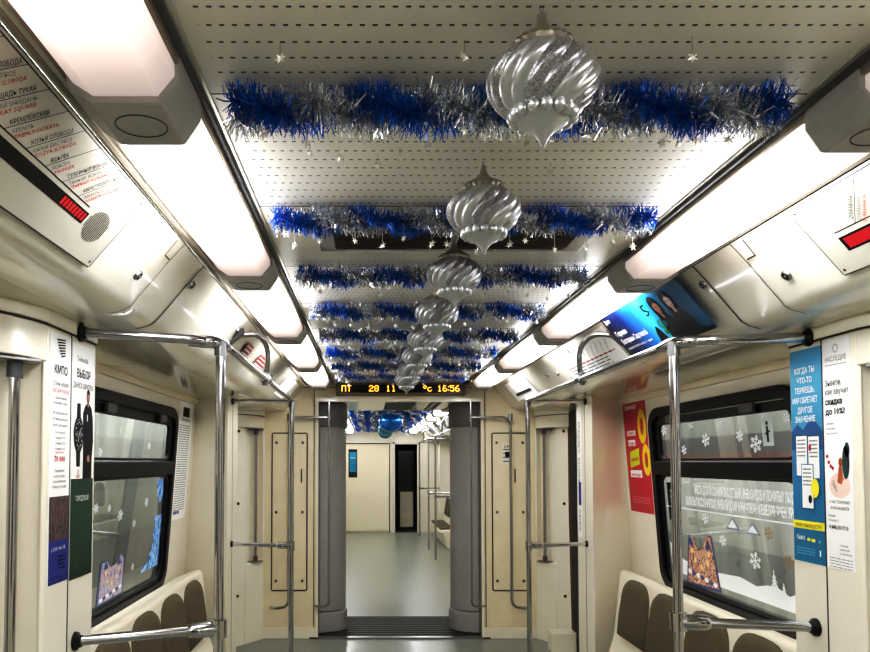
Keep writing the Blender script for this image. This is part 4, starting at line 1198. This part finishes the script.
for s in (-1, 1):
    side = 'left' if s < 0 else 'right'
    ya, yb = (0.70, 1.49) if s < 0 else (0.72, 1.555)
    sh, w, h = cove_sheet(s, ya, yb, 0.0, 1.0)
    zl = h*0.52
    if s < 0:
        xe = w-0.215
        sh.rect('line_rule', INK, 0.0, zl-0.002, xe+0.06, zl+0.001, 1)
        k = 0; step = 0.066; ang = math.radians(52)
        st = STN[::-1][:11]
        order = [6, 5, 4, 3, 2, 1, 0]
        xs = [xe - 0.02 - step*i for i in range(9)]
        names = [STN[0], STN[1], STN[2], STN[3], STN[4], STN[5], STN[6], STN[7], STN[8]]
        xp = lambda i: xe+0.005 - step*i
        ca, sa = math.cos(ang), math.sin(ang)
        for i, nm in enumerate(names):
            x = xp(i)
            if x < 0.0: break
            sh.line('line_rule', INK, (x, zl), (x+ca*0.135, zl+sa*0.135), 0.0013, 1)
            for j, (t, m, hh) in enumerate(zip(nm, (INK, INKG, INKR), (0.0095, 0.0085, 0.0085))):
                off = 0.004 if j == 0 else -0.012*j-0.002
                bx = x - sa*off + ca*0.012*(1+0.3*j); by_ = zl + ca*off + sa*0.012*(1+0.3*j)
                L = min(0.110, 0.0072*len(t))
                sh.text('station_lettering' if j < 2 else 'red_lettering', m, t, bx, by_, hh, L, 'l', ang=ang)
        sh.rect('led_strip', BLACKG, 0, zl-0.042, xe+0.075, zl-0.012, 1)
        for q in range(8): sh.rect('led_text', LEDR, xe+0.072-0.0125*(q+1), zl-0.037, xe+0.072-0.0125*q-0.003, zl-0.017, 2)
        # speaker
        sx, sz = w-0.088, h*0.40
        for q in range(13):
            yy = -0.040+0.0064*q; hw = 0.036*math.sqrt(max(0, 1-(yy/0.043)**2))
            sh.rect('speaker_slots', SEAM, sx+yy-0.0018, sz-hw*1.15, sx+yy+0.0018, sz+hw*1.15, 1)
    else:
        xs0 = 0.085
        sh.rect('line_rule', INK, xs0-0.02, zl-0.002, w, zl+0.001, 1)
        ang = math.radians(52); ca, sa = math.cos(ang), math.sin(ang)
        for i, nm in enumerate(STN[::-1][:10]):
            x = xs0+0.045+0.072*i
            sh.line('line_rule', INK, (x, zl), (x+ca*0.125, zl+sa*0.125), 0.0013, 1)
            for j, (t, m, hh) in enumerate(zip(nm, (INK, INKG, INKR), (0.0095, 0.0085, 0.0085))):
                off = 0.004 if j == 0 else -0.012*j-0.002
                bx = x - sa*off + ca*0.010; by_ = zl + ca*off + sa*0.010
                sh.text('station_lettering' if j < 2 else 'red_lettering', m, t, bx, by_, hh, min(0.105, 0.0072*len(t)), 'l', ang=ang)
        sh.rect('led_strip', BLACKG, xs0-0.022, zl-0.058, w, zl-0.016, 1); sh.rect('led_text', LEDR, xs0-0.012, zl-0.052, w, zl-0.022, 2)
    for cx, cy in ((0.012, 0.012), (w-0.012, 0.012), (0.012, h-0.012), (w-0.012, h-0.012)): sh.ell('screw', SEAM, cx, cy, 0.004, 0.004, 1, 10)
    sh.rect('gap_line', SEAM, 0, -0.0035, w, 0.0, 0); sh.rect('gap_line', SEAM, (w if s < 0 else -0.003), 0, (w+0.003 if s < 0 else 0), h, 0); sh.rect('gap_line', SEAM, 0, h, w, h+0.003, 0)
    sh.paper('station_list_sign', PANEL, w, h, 'white station-list panel with red running display on the %s cove' % side, 'sign')

# dark blue theatre poster on the right cove
sh, w, h = cove_sheet(1, 2.10, 2.76, -0.12, 1.0, 0.027); sh.base = 0.004
POST = gradient_mat('print_night_blue', 'Y', 0.315*YS, -0.315*YS, [(0, (10, 16, 44)), (0.22, (12, 34, 96)), (0.40, (30, 120, 210)), (0.52, (70, 200, 235)), (0.62, (30, 130, 170)), (0.8, (10, 40, 60)), (1, (14, 90, 130))])
sh.text('white_lettering', WHITE, 'Дивал', 0.045, h*0.84, 0.022, 0.05)
sh.text('white_lettering', WHITE, 'Герман', 0.03, h*0.53, 0.026, 0.10, 'l', bold=0.015); sh.text('white_lettering', WHITE, 'Екатерины Сергеевой', 0.03, h*0.35, 0.026, 0.235, 'l', bold=0.015)
sh.text('white_lettering', WHITE, 'в городском театре с ноября по февраль', 0.03, h*0.21, 0.012, 0.23, 'l')
DK = mat('print_dark_coat', (10, 12, 18), 0.4); TEALP = mat('print_teal', (30, 120, 120), 0.5); GRN = mat('print_grass', (40, 120, 70), 0.5)
for cx, tone in ((0.445, mat('print_skin_dark', (118, 84, 68), 0.5)), (0.535, mat('print_skin_pale', (150, 132, 126), 0.5))):
    sh.poly('figures', DK, [(cx-0.050, 0.02), (cx-0.046, h*0.30), (cx-0.038, h*0.47), (cx-0.012, h*0.54), (cx+0.016, h*0.54), (cx+0.040, h*0.47), (cx+0.054, h*0.28), (cx+0.060, 0.02)], 2)
    sh.ell('figures', DK, cx, h*0.72, 0.031, h*0.19, 3); sh.poly('figures', DK, [(cx-0.030, h*0.45), (cx-0.031, h*0.72), (cx+0.031, h*0.72), (cx+0.028, h*0.45)], 3)
    sh.ell('figures', tone, cx+0.003, h*0.685, 0.019, h*0.125, 4); sh.poly('figures', tone, [(cx-0.005, h*0.48), (cx+0.010, h*0.48), (cx+0.009, h*0.60), (cx-0.004, h*0.60)], 4)
    sh.poly('figures', DK, [(cx-0.018, h*0.74), (cx-0.010, h*0.84), (cx+0.016, h*0.84), (cx+0.022, h*0.74), (cx+0.004, h*0.79)], 5)
    for ex in (-0.006, 0.010): sh.ell('figures', DK, cx+ex, h*0.70, 0.0035, h*0.013, 5, 8)
    sh.line('figures', INKR, (cx-0.003, h*0.61), (cx+0.008, h*0.61), 0.004, 5)
sh.poly('figures', DK, [(0.30, 0.02), (0.32, h*0.30), (0.345, h*0.42), (0.36, h*0.30), (0.37, 0.02)], 2)
sh.rect('figures', GRN, 0.375, 0.05, 0.435, h*0.28, 2); sh.ell('figures', TEALP, 0.40, h*0.40, 0.03, 0.025, 2)
sh.text('dark_lettering', DK, '5', 0.365, h*0.62, 0.055, 0.04)
sh.rect('dark_band', DK, 0, 0, w, h*0.075, 5)
sh.paper('theatre_poster', POST, w, h, 'dark blue theatre poster with two figures on the right cove', 'poster')

# white route map further along the right cove
sh, w, h = cove_sheet(1, 2.84, 3.60, 0.04, 1.0, 0.005)
sh.rect('line_rule', INKR, 0.02, h*0.36, w-0.05, h*0.385, 2); r = random.Random(3)
for i in range(11):
    x = 0.05+0.06*i
    sh.ell('map_print', INK, x, h*0.372, 0.006, 0.008, 3, 10); sh.text('map_print', INKG, STN[i][0], x, h*0.43, 0.010, 0.07, 'l', ang=0.9)
bars(sh, INKG, 0.05, 0.60, h*0.26, 0.006, 3, 0.018, 'small_print', 12); sh.ell('map_print', INK, w*0.30, h*0.86, 0.012, 0.016, 2)
sh.paper('route_map', WHITE, w, h, 'white route map sheet with a red line on the right cove behind the hanger', 'map')

# two red notices on the left cove
for i, (ya, yb) in enumerate(((3.02, 3.16), (3.36, 3.60))):
    sh, w, h = cove_sheet(-1, ya, yb, 0.30+0.25*0, 0.62, 0.005)
    bars(sh, WHITE, 0.01, w-0.01, h*0.7, 0.006, 3, 0.022, 'lettering', 3+i)
    sh.paper('red_notice', mat('print_brick', (140, 58, 48), 0.5), w, h, ('small' if i == 0 else 'longer') + ' brick-red notice on the left cove behind the hanger, ' + ('nearer one' if i == 0 else 'farther one'), 'sticker')

# ------------------------------------------------------------------ stickers on the windows
def flake_pts(sh, part, m, cx, cy, r, kind=0):
    w = r*0.13
    for k in range(6):
        a = PI*k/3 + 0.26
        dx, dy = math.cos(a), math.sin(a)
        sh.line(part, m, (cx, cy), (cx+dx*r, cy+dy*r), w, 0)
        for q in (0.45, 0.72):
            for sg in (-1, 1):
                b = a+sg*0.9; L = r*(0.34 if q < 0.6 else 0.24)
                sh.line(part, m, (cx+dx*r*q, cy+dy*r*q), (cx+dx*r*q+math.cos(b)*L, cy+dy*r*q+math.sin(b)*L), w, 0)
SNOW = mat('snow_white', (238, 242, 244), 0.6); GOLD = mat('flake_tan', (150, 128, 96), 0.6)
XG = 1.4545
def flat(s, name, m, label, cat, draw, group=None, base=0.0012):
    # one cut-out sticker: mesh on the inner face of the pane; coordinates are (y, z) on the glass
    ux = (0, 1, 0) if s < 0 else (0, -1, 0)
    sh = Sheet((s*XG, 0, 0), ux, (0, 0, 1), base=base)
    draw(sh)
    mb, ms = sh.parts.pop('cut'); LEAN[0] = s
    o = mb.build(name, ms, recalc=False); tag(o, label, cat, group)
    for k, (b, mm) in sh.parts.items(): b.build(k, mm, o, recalc=False)
    LEAN[0] = 0
    return o
def gx(s, y): return y if s < 0 else -y
def flake(s, u, v, rpx, label, m=SNOW):
    y, z = on_x(u, v, s*XG); r = rpx*y/F_
    flat(s, 'snowflake_sticker', m, label, 'sticker', lambda sh: flake_pts(sh, 'cut', m, gx(s, y), z, r), 'snowflakes on the %s window' % ('left' if s < 0 else 'right'))
for u, v, r, lb in ((664, 430, 6, 'white snowflake in the far corner of the right upper pane, left of the pole'), (691, 424, 5, 'white snowflake high in the right upper pane just past the pole'),
                    (721, 422, 6, 'white snowflake highest in the right upper pane'), (706, 440, 7, 'white snowflake mid-height in the right upper pane, nearest the pole'),
                    (684, 450, 5, 'small white snowflake low in the right upper pane behind the pole edge'), (740, 436, 6, 'white snowflake mid-height in the right upper pane, right of the centre'),
                    (756, 444, 9, 'largest white snowflake in the right upper pane'), (787, 417, 6, 'white snowflake at the near top end of the right upper pane')):
    flake(1, u, v, r, lb)
for u, v, r, m, lb in ((753, 560, 9, SNOW, 'largest white snowflake on the right lower pane'), (721, 540, 6, SNOW, 'faint snowflake beside the winter picture on the right lower pane'),
                       (767, 533, 7, GOLD, 'tan snowflake under the lettering on the right lower pane'), (787, 562, 8, GOLD, 'tan snowflake at the near end of the right lower pane'),
                       (736, 563, 4, INKG, 'small grey snowflake in the middle of the right lower pane'), (704, 518, 6, SNOW, 'pale snowflake left of the mountain stickers on the right lower pane')):
    flake(1, u, v, r, lb, m)
for u, v, r, lb in ((100, 452, 5, 'white snowflake low in the left upper pane beside the pillar'), (121, 430, 4, 'white snowflake in the middle of the left upper pane'), (149, 423, 5, 'white snowflake high in the left upper pane'),
                    (149, 446, 4, 'white snowflake low at the far end of the left upper pane'),
                    (97, 508, 5, 'white snowflake at the top of the left lower pane beside the pillar'), (110, 508, 4, 'small white snowflake near the top of the left lower pane'), (121, 515, 6, 'largest white snowflake on the left lower pane'),
                    (147, 502, 5, 'white snowflake high at the far end of the left lower pane'), (135, 523, 4, 'white snowflake mid-height right of centre on the left lower pane'), (134, 566, 4, 'white snowflake low beside the winter picture on the left lower pane'),
                    (157, 518, 3, 'tiny white snowflake beside the blue frost on the left lower pane')):
    flake(-1, u, v, r, lb)

# lettering across the right lower pane
def pane_text(sh):
    ya, za = on_x(687, 493, XG); yb, zb = on_x(783, 503, XG)
    sh.text('cut', SNOW, 'МЕСТА ДЛЯ ПАССАЖИРОВ С ДЕТЬМИ, ИНВАЛИДОВ И ПОЖИЛЫХ ЛЮДЕЙ', -3.26, 1.368, 0.044, 0.79, 'l', 0, bold=0.03)
    sh.text('cut', SNOW, 'БАЛАЛЫ ПАССАЖИРЛАР, ИНВАЛИДЛАР ҺӘМ ӨЛКӘН КЕШЕЛӘР ӨЧЕН УРЫННАР', -3.36, 1.303, 0.044, 0.93, 'l', 0, bold=0.03)
flat(1, 'window_lettering', SNOW, 'two lines of white priority-seat lettering across the right lower pane', 'lettering', pane_text)
flat(1, 'window_stripe', SNOW, 'thin white stripe under the lettering on the right lower pane', 'sticker', lambda sh: sh.rect('cut', SNOW, -3.58, 1.276, -2.46, 1.283, 0))
def side_mark(sh):
    sh.rect('cut', INK, -3.56, 1.20, -3.46, 1.42, 0); sh.text('side_lettering', SNOW, 'места', -3.50, 1.22, 0.035, 0.16, 'l', 2, ang=PI/2)
    sh.rect('side_lettering', SNOW, -3.475, 1.22, -3.468, 1.40, 1)
flat(1, 'window_label', INK, 'dark label with sideways white lettering at the far edge of right lower pane', 'sticker', side_mark)
PEAKB = mat('peak_blue', (86, 110, 140), 0.5)
for u, v, lb in ((731, 524, 'white mountain sticker with blue edge, the far one on the right lower pane'), (751, 529, 'white mountain sticker with blue edge, the near one on the right lower pane')):
    y, z = on_x(u, v, XG); k = y/F_
    def mt(sh, y=y, z=z, k=k):
        sh.poly('cut', PEAKB, [(-y-11*k, z-5*k), (-y+11*k, z-5*k), (-y+1*k, z+6.5*k)], 0)
        sh.poly('snow_cap', SNOW, [(-y-8.6*k, z-3.8*k), (-y+8.4*k, z-3.8*k), (-y+0.9*k, z+4.9*k)], 1)
    flat(1, 'mountain_sticker', PEAKB, lb, 'sticker', mt)
# fir trees
for u, vb, vt, lb in ((773, 600, 570, 'tall white fir tree sticker on the right lower pane'), (782, 602, 583, 'short white fir tree sticker on the right lower pane')):
    y, z0 = on_x(u, vb, XG); _, z1 = on_x(u, vt, XG); H = z1-z0
    def fir(sh, y=y, z0=z0, H=H):
        sh.line('cut', SNOW, (-y, z0), (-y, z0+H), 0.006, 0)
        for k in range(6):
            z = z0+H*(0.12+0.14*k); ww = H*0.26*(1-k/6.5)
            sh.line('cut', SNOW, (-y, z+ww*0.5), (-y-ww, z-0.01), 0.008, 0); sh.line('cut', SNOW, (-y, z+ww*0.5), (-y+ww, z-0.01), 0.008, 0)
    flat(1, 'fir_tree_sticker', SNOW, lb, 'sticker', fir)
def drift(sh):
    top = [(3.58, 1.07), (3.50, 1.02), (3.44, 0.985), (3.36, 0.975), (3.2, 0.965), (3.05, 0.975), (2.92, 0.985), (2.80, 0.965), (2.72, 0.985), (2.66, 0.99), (2.58, 0.965), (2.50, 1.0), (2.44, 1.02)]
    sh.poly('cut', SNOW, [(-y, z) for y, z in top] + [(-2.44, 0.90), (-3.58, 0.90)], 0)
flat(1, 'snowdrift_sticker', SNOW, 'white snowdrift band along the bottom of the right lower pane', 'sticker', drift, base=0.0003)
# winter-town pictures
PICR = picture_mat('winter_print_warm', [(60, 70, 110), (190, 120, 80), (225, 190, 170), (110, 70, 50), (90, 110, 170)], 38)
PICL = picture_mat('winter_print_blue', [(60, 110, 190), (150, 190, 230), (220, 170, 140), (120, 150, 200), (80, 60, 80)], 38)
EDG = mat('print_edge', (70, 84, 130), 0.5)
for s, corners, m, lb in ((1, [(685, 582), (719, 592), (710, 536), (706, 535), (701, 548), (696, 549), (690, 535), (687, 534)], PICR, 'warm-toned winter town picture with two spires on the right lower pane'),
                          (-1, [(98, 607), (124, 592), (126, 556), (123, 552), (118, 562), (112, 566), (108, 560), (102, 563)], PICL, 'blue winter town picture with two spires on the left lower pane')):
    P = []
    for u, v in corners:
        y, z = on_x(u, v, s*XG); P.append((gx(s, y), z))
    c = (sum(p[0] for p in P)/len(P), sum(p[1] for p in P)/len(P))
    def pic(sh, P=P, c=c, m=m):
        sh.poly('cut', EDG, P, 1); sh.poly('picture', m, [(c[0]+(p[0]-c[0])*0.9, c[1]+(p[1]-c[1])*0.93) for p in P], 2)
        x0 = min(p[0] for p in P); x1 = max(p[0] for p in P); z0 = min(p[1] for p in P); z1 = max(p[1] for p in P); ww = x1-x0; hh = z1-z0
        for q in range(7): sh.ell('lace_border', EDG if q % 2 else SNOW, x0+ww*(0.14+0.12*q), z0+hh*(0.26-0.018*q if s > 0 else 0.12+0.018*q), ww*0.055, hh*0.045, 3, 10)
        for fx, fz in ((0.22, 0.62), (0.30, 0.45), (0.72, 0.62), (0.66, 0.45), (0.48, 0.36)): sh.rect('lit_windows', mat('window_glow', (250, 214, 140), 0.5), x0+ww*fx, z0+hh*fz, x0+ww*(fx+0.06), z0+hh*(fz+0.09), 3)
        for fx in (0.24, 0.74): sh.poly('spires', EDG, [(x0+ww*(fx-0.09), z0+hh*0.76), (x0+ww*(fx+0.09), z0+hh*0.76), (x0+ww*fx, z0+hh*0.93)], 3)
    flat(s, 'winter_picture_sticker', EDG, lb, 'sticker', pic)
MOTTLE = picture_mat('frost_blue', [(24, 60, 130), (60, 130, 210), (190, 225, 250), (40, 100, 190)], 46, (1, 1, 0.5))  # mottled blue and white pattern along the pane edge
def mottle(sh):
    r = random.Random(2); L = []; n = 14
    for k in range(n+1): L.append((3.50-0.05*r.random()-0.14*max(0, 1-k/5.0), 0.93+0.30*k/n))
    sh.poly('cut', MOTTLE, [(3.592, 0.93)] + [(3.592, 1.23)] + L[::-1], 0)
flat(-1, 'frost_sticker', MOTTLE, 'blue frost pattern along the far edge of the left lower pane', 'sticker', mottle)
flat(-1, 'frost_sticker', MOTTLE, 'small blue frost patch at the top far corner of the left lower pane', 'sticker', lambda sh: sh.poly('cut', MOTTLE, [(3.47, 1.44), (3.58, 1.44), (3.585, 1.34), (3.54, 1.30), (3.49, 1.35)], 0))
def ev(sh):
    y, z = on_x(768, 432, XG); k = y/F_
    sh.poly('cut', mat('sticker_grey', (196, 206, 202), 0.5), [(-y-8*k, z-14*k), (-y+8*k, z-14*k), (-y+8*k, z+14*k), (-y-8*k, z+14*k)], 0)
    sh.rect('pictogram', INK, -y-1.5*k, z-10*k, -y+1.5*k, z+6*k, 1); sh.ell('pictogram', INK, -y, z+9*k, 1.8*k, 2.2*k, 1, 10); sh.line('pictogram', INK, (-y-4*k, z-2*k), (-y+4*k, z+1*k), 1.4*k, 1)
flat(1, 'pictogram_sticker', WHITE, 'pale upright sticker with a dark figure on the right upper pane', 'sticker', ev)

# ------------------------------------------------------------------ the next car
# cab wall with a cream panel and a dark doorway
cw = MB()
for xa, xb, za, zb in ((-1.5, 0.30, 0, 2.3), (0.79, 1.5, 0, 2.3), (0.30, 0.79, 1.93, 2.3)): cw.box(xa, xb, N1, N1+0.05, za, zb)
struct(cw.build('wall_cab', CREAM))
pn = MB(); pn.box(-0.83, 0.17, N1-0.02, N1, 0.03, 1.93)
struct(pn.build(tname(), mat('cab_panel', (240, 232, 206), 0.35), bevel=0.006))
pn = MB(); pn.box(-0.85, 0.19, N1-0.006, N1, 1.935, 1.955); pn.box(0.175, 0.19, N1-0.006, N1, 0.0, 1.955); struct(pn.build(tname(), SEAM))
fr = MB(); fr.box(0.24, 0.30, N1-0.03, N1, 0, 1.98); fr.box(0.785, 0.83, N1-0.03, N1, 0, 1.98); fr.box(0.24, 0.83, N1-0.03, N1, 1.93, 1.98)
struct(fr.build(tname(), COVE))
cb = MB(); cb.box(0.0, 1.2, N1+1.2, N1+1.25, 0, 2.2); cb.box(0.0, 0.05, N1+0.05, N1+1.2, 0, 2.2); cb.box(1.15, 1.2, N1+0.05, N1+1.2, 0, 2.2); cb.box(0, 1.2, N1+0.05, N1+1.2, 2.1, 2.2); cb.box(0, 1.2, N1+0.05, N1+1.2, -0.05, 0)
struct(cb.build('wall_cab_inside', mat('cab_dark', (52, 52, 54), 0.6)))
k = thing('cab_desk', (0.55, N1+0.9, 0), 'white lower door panel seen inside the dark cab doorway', 'cab door')
MB().box(0.44, 0.74, N1+0.60, N1+0.64, 0.05, 0.86).build('lower_panel', CREAMW, k, bevel=0.01); MB().box(0.40, 0.78, N1+0.60, N1+0.635, 0.86, 1.8).build('dark_glass', BLACKG, k, bevel=0.005)
sh = Sheet((-0.72, N1-0.02, 1.20), (1, 0, 0), (0, 0, 1)); sh.rect('print', mat('print_cyan', (40, 150, 190), 0.5), 0.02, 0.12, 0.17, 0.56, 1); sh.text('lettering', WHITE, 'метро', 0.10, 0.42, 0.03, 0.10)
bars(sh, WHITE, 0.04, 0.15, 0.34, 0.012, 5, 0.04, 'lettering', 7)
sh.paper('information_sign', mat('print_black', (24, 26, 30), 0.5), 0.19, 0.62, 'blue poster in dark frame on the cab wall beyond the gangway', 'sign')  # framed poster fixed to the cab wall
# benches, rails, posts and adverts in the next car (copies)
for j, dy in enumerate((5.55, 8.55)):
    for s in (-1, 1):
        side = 'left' if s < 0 else 'right'
        dup(benches[s], (0, dy, 0), '%s bench on the %s of the car beyond the gangway' % (('nearer', 'farther')[j], side))
        dup(rails[s], (0, dy, 0), 'chrome handrail before the %s %s bench of the car beyond the gangway' % (('nearer', 'farther')[j], side))
        for q, (a, b) in enumerate(((1.74, 2.07), (3.97, 4.25))):
            pm = MB(); pm.box(s*PX, s*1.53, a+dy, b+dy, 0, 1.97); struct(pm.build(tname(), CREAM, bevel=0.006))
        wy0, wy1 = 2.37+dy, 3.67+dy
        wm = MB(); xx = s*(1.53-0.012)
        wm.ring([(xx, p[0], p[1]) for p in rrect(wy0, wy1, WZ0, WZ1, 0.12)], [(xx, p[0], p[1]) for p in rrect(wy0+0.06, wy1-0.06, WZ0+0.06, WZ1-0.06, 0.08)], (s*0.012, 0, 0))
        wo = struct(wm.build('window_%d' % (3+2*j+(s > 0)), FRAMEB))
        MB().box(s*(1.53-0.006), s*(1.53-0.002), wy0+0.03, wy1-0.03, WZ0+0.03, WZ1-0.03).build('pane', mat('far_pane', (120, 128, 124), 0.08), wo)
for i, (ya, yb, m) in enumerate(((7.2, 7.9, WHITE), (8.3, 8.9, WHITE), (9.3, 9.9, WHITE), (10.6, 11.4, WHITE))):
    sh, w, h = cove_sheet(1, ya, yb, 0.05, 1.0, 0.005)
    for q in range(3):
        sh.rect('print', INK if q != 1 else INKB, 0.05+0.2*q, h*0.2, 0.15+0.2*q, h*0.8, 1)
    bars(sh, INKG, 0.03, w-0.05, h*0.9, 0.012, 2, 0.03, 'print', i)
    sh.paper('cove_advert', m, w, h, 'printed white advert on the right cove beyond the gangway, %s' % ('nearest', 'second', 'third', 'farthest')[i], 'poster', 'adverts on the cove beyond the gangway')

# ------------------------------------------------------------------ world and view
wd = bpy.data.worlds.new('world'); bpy.context.scene.world = wd; wd.use_nodes = True
wd.node_tree.nodes['Background'].inputs[0].default_value = (0.02, 0.022, 0.025, 1)
sc = bpy.context.scene
sc.view_settings.view_transform = 'Standard'
sc.view_settings.look = 'None'
sc.view_settings.exposure = 1.55
sc.view_settings.use_curve_mapping = True
cm = sc.view_settings.curve_mapping
cv = cm.curves[3]
cm.white_level = (2.2, 2.2, 2.2)
for px, py in ((0.012, 0.014), (0.05, 0.115), (0.14, 0.40), (0.28, 0.735), (0.48, 0.92)): cv.points.new(px, py)
cm.update()
sc.cycles.use_denoising = True
sc.cycles.max_bounces = 10
sc.cycles.transparent_max_bounces = 12
sc.cycles.sample_clamp_indirect = 6
